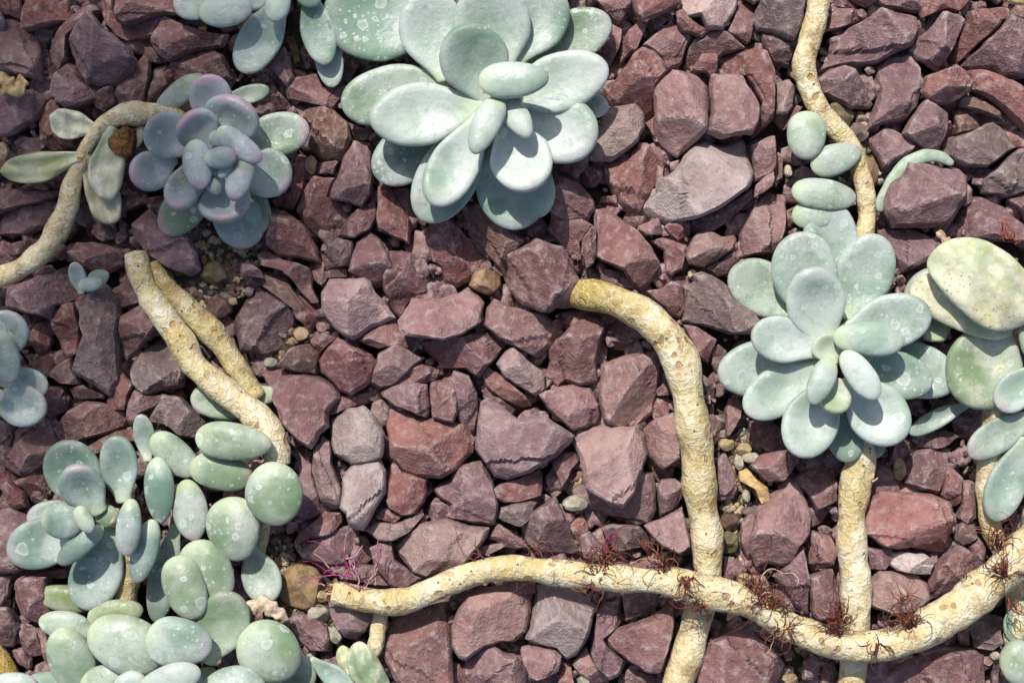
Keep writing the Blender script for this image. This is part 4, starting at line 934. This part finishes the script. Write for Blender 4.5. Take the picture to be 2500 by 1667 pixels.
root_tuft(p, 'B3', 1680, 110, 50, 12, 60, 60, 60, 881, [(0.35, 0.09, 0.03), (0.25, 0.06, 0.03)], rad=1.1)

p = plant('succulent_rosette', 'blue-green rosette with long bean-shaped leaves near the bottom corner', 'succulent', 'C0', 720, 450, 0, GR)
for i, s in enumerate('''C0 l 640,410,70 375,-70,82 380 T p=.5
C0 l 690,410,128 455,105,190 290 T b=.5 p=.3 T=.5
C0 l 850,340,98 790,-120,118 260 T p=.3 T=.5
C0 e 1075,20,96 1105,475,100 195 T b=.4 p=.4 T=.75
C0 e 280,440,136 570,455,146 260 T p=.1 T=.6
C0 e 530,360,180 630,535,190 128 L p=0 T=.8
C0 l 610,500,62 50,690,54 350 T p=.2
C0 l 610,420,40 180,440,34 250 T b=.9 p=.2
C0 e 705,500,130 400,755,140 165 T p=.1 T=.75
C0 l 770,510,74 545,1055,54 360 T p=.6
C0 e 905,305,150 865,700,156 180 T b=.7 p=.4 T=.75
C0 e 1045,450,104 925,882,108 195 T b=.5 p=.4 T=.75
C0 l 1210,470,40 1065,1150,26 210 T p=.3
C0 e 650,420,112 815,430,116 150 L p=0
B0 l 1010,1620,14 955,1290,10 150 T p=.1
C0 e 255,955,24 640,1020,24 195 O b=.5 p=.2'''.splitlines()): add_leaf(p, s, 1600 + i)
add_stem('stem', [('C0', 740, 430, 110, 60), ('C0', 880, 480, 70, 70), ('C0', 900, 700, 30, 75), ('C0', 865, 950, 10, 80), ('C0', 860, 1150, -5, 80)], 'n', 78, p)

p = plant('trailing_succulent', 'long cream stem slanting down to a chain of plump egg-shaped green leaves', 'succulent', 'B1', 150, 1480, 0, GR)
for i, s in enumerate('''C0 e 1045,-130,58 1345,140,62 255 G p=.3
C0 e 1300,80,80 1730,170,84 275 L b=.4 p=.7
C0 e 1335,-115,118 1860,-60,122 270 L p=.3
C0 e 1270,175,82 1330,597,86 235 G b=.8 p=.3
C0 e 1560,295,90 1640,730,94 370 L b=.5 p=.8
C1 e 90,62,128 175,492,132 375 L b=.3 p=.3
C1 l -40,620,40 115,1018,46 270 G p=.3
C0 e 1290,610,88 1560,985,92 330 L p=.4
C0 e 1195,700,118 1345,1130,122 320 L p=.3
B0 l 1880,1150,24 1300,1190,18 290 L p=.1 T=.5'''.splitlines()): add_leaf(p, s, 1700 + i)
add_stem('stem', [('B0', 925, 190, 46, 76), ('B0', 955, 330, 48, 80), ('B0', 1040, 500, 50, 84), ('B0', 1140, 660, 52, 92), ('B0', 1240, 790, 54, 96), ('B0', 1310, 930, 56, 92), ('B0', 1430, 1050, 58, 92), ('B0', 1560, 1150, 60, 96), ('B0', 1700, 1260, 62, 102), ('B0', 1820, 1390, 62, 104), ('B0', 1890, 1520, 56, 92), ('C1', 160, 60, 48, 84)], 'k', 79, p, ends=(0.25, 0.2))
add_stem('side_branch', [('B0', 1030, 270, 22, 57), ('B0', 1100, 370, 24, 64), ('B0', 1180, 470, 26, 71), ('B0', 1280, 570, 28, 78), ('B0', 1400, 680, 28, 87), ('B0', 1500, 800, 28, 85), ('B0', 1590, 930, 28, 80), ('B0', 1670, 1050, 28, 75), ('B0', 1760, 1180, 30, 69)], 'y', 80, p)
add_stem('side_branch', [('C1', 90, 380, 20, 40), ('C1', 60, 560, 10, 45), ('C1', 20, 760, 4, 45)], 'y', 81, p)

p = plant('succulent_cluster', 'dense mound of plump spotted green leaves along the bottom edge', 'succulent', 'C0', 1000, 1400, 0, GR)
for i, s in enumerate('''C0 l 1390,1430,110 1605,955,118 370 L p=.3 T=.45
C0 e 1000,1250,160 1450,1310,166 350 B b=.4 p=.95 T=.5
C0 e 605,1200,120 1110,1420,126 420 L p=.4 T=.5
C0 e 600,1130,54 980,1060,56 215 O b=.2 p=.2
C0 e 265,1140,54 650,1220,56 205 G b=.3 p=.3
C0 e 390,1200,82 570,1620,86 340 G p=.3
C0 e 545,1590,104 920,1560,108 270 L p=.2
C0 e 950,1620,186 1372,1480,192 225 W b=.8 p=.2
C0 e 1365,1640,136 1830,1620,140 390 B p=.6
C1 e -90,1220,104 285,1500,110 400 L p=.4
C1 l 60,1320,44 405,1590,40 280 G p=.3
C1 l 380,1400,38 690,1640,28 150 W p=.3 T=.6
C0 e -60,1620,88 262,1590,92 250 W b=.7 p=.1
C0 e 180,1600,58 460,1560,60 210 B p=.1
C0 e 780,1610,146 1010,1560,150 190 W p=.1
C0 e 1340,1540,60 1480,1480,60 120 O p=0'''.splitlines()): add_leaf(p, s, 1800 + i)
add_stem('stem', [('C0', 1000, 1700, -20, 80), ('C0', 1020, 1550, 60, 80), ('C0', 1050, 1430, 110, 70)], 'y', 82, p)

p = plant('seedling', 'small yellow-green folded leaf on a short cream stub at the bottom edge', 'plant', 'C1', 800, 1400)
for i, s in enumerate('''C1 e 690,1290,34 900,1680,40 210 L d=.7 p=.1 T=.6
C1 e 600,1310,12 700,1560,16 130 Y d=.7 p=0'''.splitlines()): add_leaf(p, s, 1900 + i)
add_stem('stem', [('C1', 862, 1090, 6, 46), ('C1', 850, 1200, 10, 58), ('C1', 830, 1310, 12, 56), ('C1', 790, 1420, 6, 40)], 'c', 83, p)

# bent leaf pinned under a stone: one curved tapering blade
rows = []
for x, y, z, r in [(790, 1430, 0, 40), (860, 1300, 8, 44), (920, 1200, 14, 46), (1010, 1110, 18, 48), (1120, 1065, 16, 46), (1220, 1070, 10, 40), (1300, 1120, 2, 22)]:
    q0 = tw('A3', x, y, z); rows.append((q0.x, q0.y, q0.z, r / 2.8 * S))
pa = catmull(rows, 6 * S); V, F, SP = tube_geo(pa, 16, 0.06, 90); V[:, 2] *= 0.55
o = mesh('fallen_leaf', V, F, M_LEAF, pa[0, :3], attrs={'col': ('FLOAT_COLOR', rgba((0.20, 0.30, 0.16), len(V))), 'par': ('FLOAT_COLOR', np.tile([.5, 0, .1, 0.0], (len(V), 1)))})
tag(o, 'bent smooth green leaf pinned under a large purple-brown stone', 'leaf')

# ------------------------------------------------------------------ bare stems
s1 = empty('bare_stem', tw('B2', 700, 520, 0)); tag(s1, 'thick arched cream stem emerging from under a maroon block and running to the bottom edge', 'stem')
add_stem('stalk', [('B2', 200, 470, -60, 60), ('B2', 340, 480, -24, 88), ('B2', 480, 475, 14, 104), ('B2', 650, 490, 40, 108), ('B2', 800, 545, 62, 112), ('B2', 960, 640, 78, 118), ('B2', 1090, 770, 84, 126), ('B2', 1175, 920, 84, 126), ('B2', 1215, 1080, 80, 120), ('B2', 1245, 1240, 74, 118), ('B2', 1275, 1420, 66, 118),
    ('C2', 1300, 40, 58, 118), ('C2', 1312, 200, 50, 112), ('C2', 1335, 400, 42, 110), ('C2', 1362, 600, 34, 106), ('C2', 1372, 740, 28, 104), ('C2', 1365, 860, 22, 100), ('C2', 1335, 990, 18, 100), ('C2', 1295, 1120, 18, 102), ('C2', 1255, 1260, 20, 106), ('C2', 1215, 1400, 24, 108), ('C2', 1170, 1560, 28, 110), ('C2', 1120, 1720, 28, 110)], 'c', 84, s1, grad=[(0, 'o'), (.14, 'o'), (.24, 'c'), (.45, 'c'), (.52, 'y'), (.6, 'c'), (1, 'c')])

s2 = empty('bare_stem', tw('C2', 600, 830, 0)); tag(s2, 'wavy cream stem with dark red root tufts lying across the lower half', 'stem')
add_stem('stalk', [('C1', 540, 950, 56, 80), ('C1', 640, 970, 57, 84), ('C1', 800, 1000, 58, 92), ('C1', 950, 1012, 58, 98), ('C1', 1080, 985, 58, 84), ('C1', 1230, 925, 60, 82), ('C1', 1400, 860, 62, 84), ('C1', 1560, 805, 66, 88), ('C1', 1740, 780, 70, 86), ('C2', 180, 795, 74, 86), ('C2', 380, 818, 78, 92), ('C2', 580, 835, 84, 92), ('C2', 800, 855, 92, 92), ('C2', 1000, 865, 100, 88),
    ('C2', 1180, 890, 106, 98), ('C2', 1340, 940, 108, 118), ('C2', 1500, 975, 106, 106), ('C2', 1650, 1025, 102, 98), ('C2', 1780, 1090, 98, 94), ('C3', 160, 1165, 96, 96), ('C3', 300, 1225, 96, 104), ('C3', 450, 1290, 96, 104), ('C3', 620, 1325, 97, 106), ('C3', 800, 1315, 98, 108), ('C3', 950, 1280, 99, 112), ('C3', 1090, 1215, 100, 122), ('C3', 1250, 1110, 102, 124), ('C3', 1400, 1010, 104, 130), ('C3', 1550, 895, 106, 138), ('C3', 1700, 765, 108, 138), ('C3', 1900, 580, 110, 140)], 'c', 85, s2, rough=0.09, ends=(0.0, 0.3))
# torn brown end of the stalk
rr = random.Random(5); specs = []
for k in range(60):
    a = rr.uniform(0, 6.28); rad_ = rr.uniform(0.2, 0.95) * 27
    b0 = W(*src('C1', 575 + rr.uniform(-6, 10), 955 + math.sin(a) * rad_ * 2.6), 56 + math.cos(a) * rad_ * 0.95)
    b1 = W(*src('C1', 505 + rr.uniform(-20, 25), 950 + math.sin(a) * rad_ * 2.9 + rr.uniform(-8, 8)), 56 + math.cos(a) * rad_ + rr.uniform(-4, 4))
    specs.append((np.array([b0[:], ((b0 + b1) / 2 + Vector((0, 0, rr.uniform(-1, 1) * S * 3)))[:], b1[:]]), rr.uniform(2, 5) * S, rr.choice([(0.14, 0.05, 0.025), (0.20, 0.08, 0.04), (0.45, 0.32, 0.18)])))
V, F, C = strands(specs, 6); mesh('torn_end', V, F, M_ROOT, V.mean(0), s2, attrs={'col': ('FLOAT_COLOR', C)})
MAG = [(0.28, 0.035, 0.16), (0.36, 0.07, 0.2), (0.30, 0.03, 0.07), (0.5, 0.25, 0.3)]
def straight(tile, z0, lines, seed, cols, rad=2.0):
    rr = random.Random(seed); sp_ = []
    for ln in lines:
        pts = [tuple(map(float, a.split(','))) for a in ln.split()]
        P = [tw(tile, a[0], a[1], a[2]) for a in pts]
        P = catmull([[*q_, 0] for q_ in P], 6 * S)[:, :3]
        P += np.random.RandomState(rr.randrange(9999)).normal(0, 0.9 * S, P.shape)
        sp_.append((P, rad * rr.uniform(0.75, 1.2) * S, cols[rr.randrange(len(cols))]))
    return sp_
sp_ = straight('C1', 60, ['715,940,85 712,840,92 660,740,98 620,660,104 635,540,112', '712,840,92 560,830,95 400,850,96 240,890,98', '490,900,80 400,880,86 300,880,92', '560,830,92 480,790,100 405,745,104 330,735,108',
    '585,790,92 540,720,100 480,640,106 430,605,110 355,595,112', '520,790,96 460,720,102 405,680,106', '680,800,96 640,770,100 610,700,104 545,675,108', '640,690,104 600,660,108 525,612,112', '690,790,96 680,680,104 690,580,112', '700,780,96 720,740,102 732,705,106',
    '650,860,90 640,800,94 620,740,100', '720,930,82 660,900,84 610,860,88', '600,860,90 610,830,92 650,790,96', '480,820,98 500,800,98 540,800,98', '740,920,82 800,840,92 830,760,100 850,585,110', '790,870,88 840,780,98 860,700,104 876,615,110', '700,870,90 660,780,98 655,730,100', '630,720,102 690,700,104 740,630,108'], 11, MAG)
V, F, C = strands(sp_, 12); t_ = mesh('root_tuft', V, F, M_ROOT, V.mean(0), s2, attrs={'col': ('FLOAT_COLOR', C)}); t_['label'] = 'magenta and white branching roots at the cut end'
sp_ = straight('C1', 60, ['760,920,80 800,850,92 830,780,98 848,590,108', '790,880,84 840,790,96 862,700,102 877,615,108', '830,900,82 825,840,86 800,800,90'], 13, [(0.62, 0.5, 0.36), (0.55, 0.38, 0.25)], 1.6)
V, F, C = strands(sp_, 14); mesh('root_tuft', V, F, M_ROOT, V.mean(0), s2, attrs={'col': ('FLOAT_COLOR', C)})
for k, a in enumerate([('C2', 620, 860, 100, 46, 62, 70, 80), ('C2', 680, 740, 98, 34, 75, 80, 55), ('C2', 1070, 800, 120, 16, 95, 120, 35), ('C2', 930, 600, 60, 10, 50, -60, 60),
        ('C2', 1230, 850, 136, 30, 55, -85, 30), ('C2', 1330, 1060, 128, 26, 75, 135, 30), ('C3', 40, 1090, 118, 60, 85, 95, 70), ('C3', 130, 1200, 122, 40, 60, 40, 120), ('C3', -60, 980, 112, 26, 90, 95, 40),
        ('C3', 500, 1240, 122, 50, 60, 80, 50), ('C3', 540, 1150, 116, 22, 70, 100, 60), ('C3', 1020, 1190, 128, 34, 85, 105, 22), ('C3', 960, 1010, 100, 14, 40, 80, 60),
        ('C3', 790, 1300, 130, 20, 60, -70, 70), ('C3', 880, 1180, 124, 5, 90, 160, 25), ('C3', 1660, 830, 150, 44, 62, 90, 90), ('C3', 1600, 650, 128, 26, 95, 95, 35), ('C3', 1400, 860, 120, 5, 60, 60, 40),
        ('C3', 1720, 1010, 120, 10, 60, -60, 30), ('C2', 90, 870, 76, 12, 22, 200, 80), ('C2', 320, 880, 88, 5, 70, 20, 50), ('C2', 215, 690, 82, 5, 55, 80, 40), ('C2', 1700, 940, 106, 12, 120, 95, 28)]):
    root_tuft(s2, *a, seed=700 + k)
root_tuft(s2, 'C1', 1550, 720, 78, 6, 70, 110, 40, 760, [(0.30, 0.05, 0.2), (0.2, 0.08, 0.03)], rad=1.2)
root_tuft(s2, 'C2', 680, 660, 84, 5, 60, 92, 12, 761, MAG, curl=0.1)

s3 = empty('bare_stem', tw('C3', 640, 700, 0)); tag(s3, 'straight pale stem running from the spotted silver rosette down to the bottom edge', 'stem')
add_stem('stalk', [('B3', 600, 1350, 26, 108), ('C3', 668, 40, 26, 112), ('C3', 640, 200, 26, 106), ('C3', 622, 350, 25, 102), ('C3', 614, 500, 24, 102), ('C3', 618, 650, 22, 104), ('C3', 634, 800, 20, 108), ('C3', 645, 950, 17, 104), ('C3', 650, 1120, 13, 100), ('C3', 640, 1300, 8, 98), ('C3', 622, 1450, 6, 98), ('C3', 612, 1600, 6, 98), ('C3', 606, 1750, 6, 98)], 'k', 86, s3, rough=0.09)
sp_ = straight('C3', 50, ['725,170,40 760,185,44 790,165,46', '735,200,40 760,160,46 765,140,50', '740,200,38 750,230,40'], 15, [(0.62, 0.48, 0.26)], 4.5)
V, F, C = strands(sp_, 16); mesh('bud_scar', V, F, M_ROOT, V.mean(0), s3, attrs={'col': ('FLOAT_COLOR', C)})

s4 = add_stem('stem_stub', [('C0', -90, 1330, 10, 95), ('C0', 0, 1440, 14, 95), ('C0', 60, 1560, 14, 90), ('C0', 70, 1680, 14, 85)], 'o', 87); tag(s4, 'yellow-brown stem stub poking into the bottom corner', 'stem')
s5 = add_stem('stem_stub', [('A3', 1640, -60, 40, 40), ('A3', 1700, -10, 40, 38), ('A3', 1840, 5, 40, 36)], 'y', 88); tag(s5, 'sliver of yellow stem at the top corner beside the long red shard', 'stem')

# ------------------------------------------------------------------ pebbles, husks and bits
def blob(tile, x, y, rx, ry, n=9, seed=0):
    r = random.Random(seed); rot = r.uniform(0, 6.28)
    return [src(tile, x + rx * math.cos(2 * math.pi * k / n + rot) * r.uniform(.88, 1.08), y + ry * math.sin(2 * math.pi * k / n + rot) * r.uniform(.88, 1.08)) for k in range(n)]
for k, (tile, x, y, rx, ry, ck, lev, label) in enumerate([
        ('B1', 1585, 380, 110, 88, 'x', 1.3, 'orange-brown crumbly pebble beside the saddle-shaped pinkish stone'),
        ('C1', 305, 925, 155, 165, 'u', 1.2, 'rough tan-brown lump beside the pale egg-shaped leaves'),
        ('C1', 440, 1100, 80, 75, 'l', .6, 'small pale buff pebble below the rough tan-brown lump'),
        ('C1', 455, 985, 50, 42, 't', .5, 'tiny tan pebble next to the rooted stem cut end'),
        ('C1', 555, 1250, 42, 70, 'e', .4, 'small grey-green pebble beside the mauve shovel-shaped stone'),
        ('A3', 550, 770, 95, 110, 'o', .6, 'olive-brown smooth pebble beside the curving stem'),
        ('A3', 668, 905, 72, 78, 'k', .4, 'dark round pebble below the olive-brown smooth pebble'),
        ('A3', 752, 1165, 62, 112, 'x', .4, 'rusty brown lump between the stem and purple cube-like stone'),
        ('A3', 185, 1165, 30, 50, 'l', .4, 'small buff pebble beside the thin dark red splinter'),
        ('A0', 10, 1040, 38, 76, 'y', 1.2, 'tan rounded pebble cut by the photo edge above the yellowish leaf'),
        ('B0', 1445, 320, 98, 82, 'o', .3, 'brown lump lying in the soil patch beside the twin stems'),
        ('B0', 1480, 560, 95, 85, 'b', .3, 'pinkish brown crumbly lump in the soil patch under twin stems'),
        ('C2', 470, 350, 95, 55, 'e', .7, 'pale greenish grey pebble under the mauve slab'),
        ('C2', 1520, 475, 72, 70, 'b', .5, 'brown round pebble beside the arched stem, upper one of two'),
        ('C2', 1515, 620, 62, 85, 'o', .4, 'dark olive pebble below the brown round pebble'),
        ('C2', 1585, 60, 36, 55, 'l', .5, 'pale buff pebble above the tan twig'),
        ('C2', 1660, 30, 62, 38, 'e', .4, 'grey pebble beside the pale buff pebble in the soil patch'),
        ('C2', 1635, 295, 30, 48, 'e', .4, 'small grey pebble below the tan twig'),
        ('C2', 1660, 400, 60, 34, 'k', .4, 'dark speckled pebble between slim pinkish stone and tan twig'),
        ('C2', 1630, 870, 62, 46, 't', .6, 'tan pebble beside the stem crossing'),
        ('C2', 515, 1560, 46, 34, 'e', .6, 'greenish pebble at the bottom edge beside the curved mauve slab'),
        ('C3', 950, 110, 45, 85, 't', .7, 'tan streaked pebble above the large brick-red stone'),
        ('C3', 195, 1540, 55, 35, 't', .5, 'tan pebble at the bottom edge beside the domed wine-red stone'),
        ('C3', 1600, 1385, 32, 30, 'l', .6, 'tiny buff pebble beside the lower corner leaf'),
        ('B1', 320, 740, 55, 52, 't', .3, 'small tan pebble between flat mauve stone and rusty brown stone'),
        ('B1', 110, 935, 50, 36, 'e', .3, 'small grey-buff pebble behind the jagged maroon slab'),
        ('A1', 385, 1120, 42, 65, 't', .3, 'small tan pebble below the rounded warm brown stone'),
        ('B2', 1500, 1500, 60, 48, 't', .4, 'tan pebble under the spotted silver rosette shade'),
        ('B2', 1620, 1530, 55, 50, 'y', .5, 'yellowish pebble next to the tan twig'),
        ('B2', 1265, 335, 28, 36, 'y', .4, 'tiny yellowish pebble above the rough dark grey stone')]):
    put_stone('pebble', blob(tile, x, y, rx, ry, 10, k), lev, STONE_COL[ck], label, 9000 + k * 11, cat='pebble', group='small pebbles between the stones', mat=M_PEB, jag=1.3 if rx > 60 else .6, step=5)

rusty = put_stone('bark_chunk', [src('A0', *q_) for q_ in [(700, 930), (760, 890), (830, 862), (900, 880), (910, 960), (890, 1050), (820, 1062), (740, 1020), (705, 980)]], 3, (0.30, 0.12, 0.03), 'rusty orange and black crumb resting on a pale leaf of the arching stem', 9900, cat='bark chunk', group=None, mat=M_RUST, ztop=82, thick=42, jag=2)
o = put_stone('wood_splinter', [src('C2', *q_) for q_ in [(1595, 130), (1650, 108), (1700, 175), (1792, 235), (1800, 330), (1735, 345), (1690, 250), (1600, 195)]], 1, (0.58, 0.40, 0.20), 'tan twig fragment lying on the soil patch beside the arched stem', 9910, cat='twig', group=None, mat=M_DRY, ztop=14, thick=22)
def crumple(tile, pts, label, colr, seed, width=45, name='dry_leaf', cat='dry leaf'):
    """curled papery shell: a ruffled strip with thickness"""
    r = random.Random(seed); C_ = catmull([[a, b, z, 0] for a, b, z in pts], 12); V, F = [], []; n = len(C_); m_ = 9
    for i, (x, y, z, _) in enumerate(C_):
        a, b = C_[max(0, i - 1)], C_[min(n - 1, i + 1)]; d = np.array([b[0] - a[0], b[1] - a[1]]); d /= np.linalg.norm(d) + 1e-9; nn = np.array([-d[1], d[0]])
        w = width * (0.45 + 0.55 * math.sin(math.pi * (0.15 + 0.8 * i / n))) * (1 + 0.2 * math.sin(i * 1.1 + seed))
        for j in range(m_):
            u = (j / (m_ - 1) - 0.5) * 2.6 ; off = math.sin(u) * w; up = (math.cos(u) - 0.2) * w * 0.2 + 3.0 * math.sin(i * 0.8 + j * 1.1 + seed) + 2.0 * math.sin(j * 2.3 + i * 0.3)
            V.append(tw(tile, x + nn[0] * off, y + nn[1] * off, z + up)[:])
    for i in range(n - 1):
        for j in range(m_ - 1): F.append((i * m_ + j, i * m_ + j + 1, (i + 1) * m_ + j + 1, (i + 1) * m_ + j))
    V = np.array(V); o = mesh(name, V, F, M_DRY, V.mean(0), attrs={'col': ('FLOAT_COLOR', rgba(colr, len(V)))})
    md = o.modifiers.new('thickness', 'SOLIDIFY'); md.thickness = 3 * S; md.offset = 0
    return tag(o, label, cat)
crumple('C1', [(-70, 1090, 60), (0, 1045, 66), (70, 1030, 70), (130, 1070, 66), (190, 1110, 58), (215, 1150, 50)], 'dry curled whitish brown leaf scrap beside the bottom mound', (0.55, 0.44, 0.34), 3, 55)
crumple('A0', [(-50, 560, 50), (10, 550, 56), (60, 590, 58), (110, 610, 56), (150, 560, 56), (170, 540, 54)], 'dried yellow-brown curled husk at the photo edge beside dark mauve stone', (0.46, 0.34, 0.17), 4, 62, 'dry_husk', 'husk')
crumple('B3', [(1205, 40, 40), (1230, 75, 44), (1255, 105, 46), (1290, 100, 44)], 'tiny pinkish dry leaf curl behind the large dirty round leaf', (0.50, 0.35, 0.27), 6, 26)
# thistle-like seed on the purple rosette
sp_ = straight('A0', 180, ['1165,1305,176 1200,1270,182 1255,1235,190', '1255,1235,190 1230,1215,194 1150,1190,192', '1255,1235,190 1240,1200,196 1205,1205,196', '1255,1240,190 1268,1215,198', '1255,1240,190 1250,1275,192', '1250,1240,190 1235,1190,198', '1250,1240,190 1215,1215,192'], 21, [(0.45, 0.33, 0.16), (0.55, 0.42, 0.22)], 1.4)
V, F, C = strands(sp_, 22); o = mesh('dry_seed', V, F, M_ROOT, V.mean(0), attrs={'col': ('FLOAT_COLOR', C)}); tag(o, 'tiny dry star-shaped seed bristle lying on a purple rosette leaf', 'seed')

# ------------------------------------------------------------------ uncounted gravel below and around the traced stones
SOIL = [(500, 640, 110, 100), (1830, 1130, 60, 70), (1795, 1290, 45, 80), (720, 860, 70, 40), (680, 1440, 90, 70), (735, 1530, 70, 60), (640, 1340, 60, 50), (2090, 390, 60, 100), (1440, 1190, 40, 40), (300, 1540, 20, 20)]
rg = np.random.RandomState(77); protos = []
for k in range(14):
    n = rg.randint(5, 8); th = np.sort((np.arange(n) + rg.uniform(-.3, .3, n)) * 2 * math.pi / n); ra = rg.uniform(.75, 1.1, n)
    Pp = np.column_stack([np.cos(th) * ra, np.sin(th) * ra * rg.uniform(.65, 1)]) * 50
    protos.append(stone_geo(Pp, 0, 34, 400 + k, step=14, rings=(1, .93, .8, .6, .35)))
def scatter(name, label, items, mat):
    Vs, Fs, Cs, base = [], [], [], 0
    for x, y, z, sc, rot, ck, kproto, tilt in items:
        V, F, c = protos[kproto]; Q = V.copy(); Q[:, :2] -= c; Q = Q * sc; ca, sa = math.cos(rot), math.sin(rot)
        Q[:, 2] += Q[:, 0] * tilt[0] + Q[:, 1] * tilt[1]
        X = np.column_stack([Q[:, 0] * ca - Q[:, 1] * sa + x, Q[:, 0] * sa + Q[:, 1] * ca + y, Q[:, 2] + z])
        Vs.append(to_world(X, z)); Fs += [[i + base for i in f] for f in F]; base += len(V)
        Cs.append(rgba(np.array(ck) * rg.uniform(.85, 1.12), len(V)))
    V = np.vstack(Vs); o = mesh(name, V, Fs, mat, attrs={'col': ('FLOAT_COLOR', np.vstack(Cs))}); return tag(o, label, None, None, 'stuff')
mc = [STONE_COL[k] for k in 'mmmvvvrrddp']
items = []
for gy in np.arange(-700, 2400, 62):
    for gx in np.arange(-800, 3300, 62):
        x, y = gx + rg.uniform(-26, 26), gy + rg.uniform(-26, 26)
        inside = -30 < x < 2530 and -30 < y < 1697
        if any(((x - a) / c_) ** 2 + ((y - b) / d_) ** 2 < 1 for a, b, c_, d_ in SOIL): continue
        items.append((x, y, rg.uniform(-62, -26), rg.uniform(.55, 1.05), rg.uniform(0, 6.28), mc[rg.randint(len(mc))], rg.randint(14), rg.normal(0, .18, 2)))
        if not inside and rg.rand() < 0.42:
            items.append((x, y, rg.uniform(-8, 34), rg.uniform(.8, 1.7), rg.uniform(0, 6.28), mc[rg.randint(len(mc))], rg.randint(14), rg.normal(0, .15, 2)))
for _ in range(2200):
    x, y = rg.uniform(-40, 2540), rg.uniform(-40, 1707)
    if any(((x - a) / c_) ** 2 + ((y - b) / d_) ** 2 < 1 for a, b, c_, d_ in SOIL): continue
    items.append((x, y, rg.uniform(-44, -16), rg.uniform(.1, .42), rg.uniform(0, 6.28), mc[rg.randint(len(mc))], rg.randint(14), rg.normal(0, .4, 2)))
scatter('gravel', 'uncounted small dark red stones filling the gaps and the bed around', items, M_STONE)
pc = [STONE_COL[k] for k in 'tyoelkbb']
items = []
for a, b, c_, d_ in SOIL:
    for _ in range(int(c_ * d_ / 26)):
        an = rg.uniform(0, 6.28); rd = math.sqrt(rg.rand()) * 1.15
        items.append((a + c_ * rd * math.cos(an), b + d_ * rd * math.sin(an), rg.uniform(-52, -32), rg.uniform(.08, .3), rg.uniform(0, 6.28), pc[rg.randint(len(pc))], rg.randint(14), (0, 0)))
for a, b, c_, d_ in SOIL:
    n = 28; Vv = [(*to_world(np.array([[a, b, 0.]]), 0)[0][:2], -40 * S)]; Ff = []
    for k in range(4):
        for i in range(n):
            an = 6.2832 * i / n; rd = (0.4, .8, 1.1, 1.4)[k]; q_ = to_world(np.array([[a + c_ * rd * math.cos(an), b + d_ * rd * math.sin(an), 0]]), 0)[0]
            Vv.append((q_[0], q_[1], (-41, -45, -60, -105)[k] * S + rg.uniform(-4, 4) * S))
            j = (i + 1) % n
            Ff.append((0, 1 + j, 1 + i) if k == 0 else (1 + (k - 1) * n + i, 1 + (k - 1) * n + j, 1 + k * n + j, 1 + k * n + i))
    o = mesh('soil_patch', Vv, Ff, M_SOIL, Vv[0]); o['kind'] = 'structure'
scatter('grit', 'fine tan and grey grit lying in the soil patches', items, M_PEB)

# ------------------------------------------------------------------ unseen foliage added towards the sun; its loose crown half-shades the bed's upper corner
rs = np.random.RandomState(31)
D = 6.0
def up_sun(x, y, d):
    return Vector(((x - 1250) * S, (833.5 - y) * S, 0)) + sun_dir * d
tc_ = up_sun(-1500, -1400, D); tb = Vector((tc_.x - 0.4, tc_.y + 0.5, zg))
tr = empty('added_shade_tree', tb); tag(tr, 'added unseen shade caster with a loose crown, several metres beyond the top corner', 'added_shade_tree')
V, F, SP = tube_geo(catmull([(*tb, 0.11), (tb.x + .1, tb.y - .1, 2.4, 0.085), (tc_.x - .1, tc_.y + .1, tc_.z - .5, 0.05), (tc_.x, tc_.y, tc_.z + .3, 0.02)], 0.1), 10, 0.08, 5)
mesh('added_trunk', V, F, M_DRY, V.mean(0), tr, attrs={'col': ('FLOAT_COLOR', rgba((0.14, 0.10, 0.07), len(V)))})
for k in range(9):
    e_ = up_sun(rs.uniform(-4000, 500), rs.uniform(-3500, 900), D + rs.uniform(-.4, .4)); b_ = Vector((tc_.x, tc_.y, tc_.z - rs.uniform(-.2, .5)))
    V, F, SP = tube_geo(catmull([(*b_, 0.02), (*((b_ + e_) / 2 + Vector((0, 0, .1))), 0.012), (*e_, 0.004)], 0.06), 7, 0.05, 60 + k)
    mesh('added_limb', V, F, M_DRY, V.mean(0), tr, attrs={'col': ('FLOAT_COLOR', rgba((0.14, 0.10, 0.07), len(V)))})
V, F, C = [], [], []
for _ in range(1500):
    y = rs.uniform(-4300, 1080); x = rs.uniform(-5000, 640 + 60 * math.sin(y * 0.006))
    c0 = up_sun(x, y, D + rs.uniform(-.5, .5))
    a = rs.uniform(0, 6.28); d = Vector((math.cos(a), math.sin(a), rs.uniform(-.7, .4))).normalized(); sd = d.cross(Vector((0, 0, 1))).normalized(); n_ = sd.cross(d)
    L = rs.uniform(.05, .085); w = L * 0.28; b = len(V)
    for t, ww, bend in ((0, .1, 0), (.35, 1, .06), (.7, .8, .05), (1, .02, -.06)):
        for s_ in (-1, 0, 1): V.append((c0 + d * L * t + sd * w * ww * s_ + n_ * (L * bend + abs(s_) * w * 0.25 * ww))[:])
    for i in range(3):
        for j in range(2): F.append((b + i * 3 + j, b + i * 3 + j + 1, b + i * 3 + j + 4, b + i * 3 + j + 3))
    g_ = rs.uniform(.7, 1.2); C += [(0.06 * g_, 0.10 * g_, 0.035 * g_, 1)] * 12
V = np.array(V); mesh('crown', V, F, M_ROOT, V.mean(0), tr, attrs={'col': ('FLOAT_COLOR', np.array(C))})  # added foliage, spread out of view to cast soft shade on the gravel
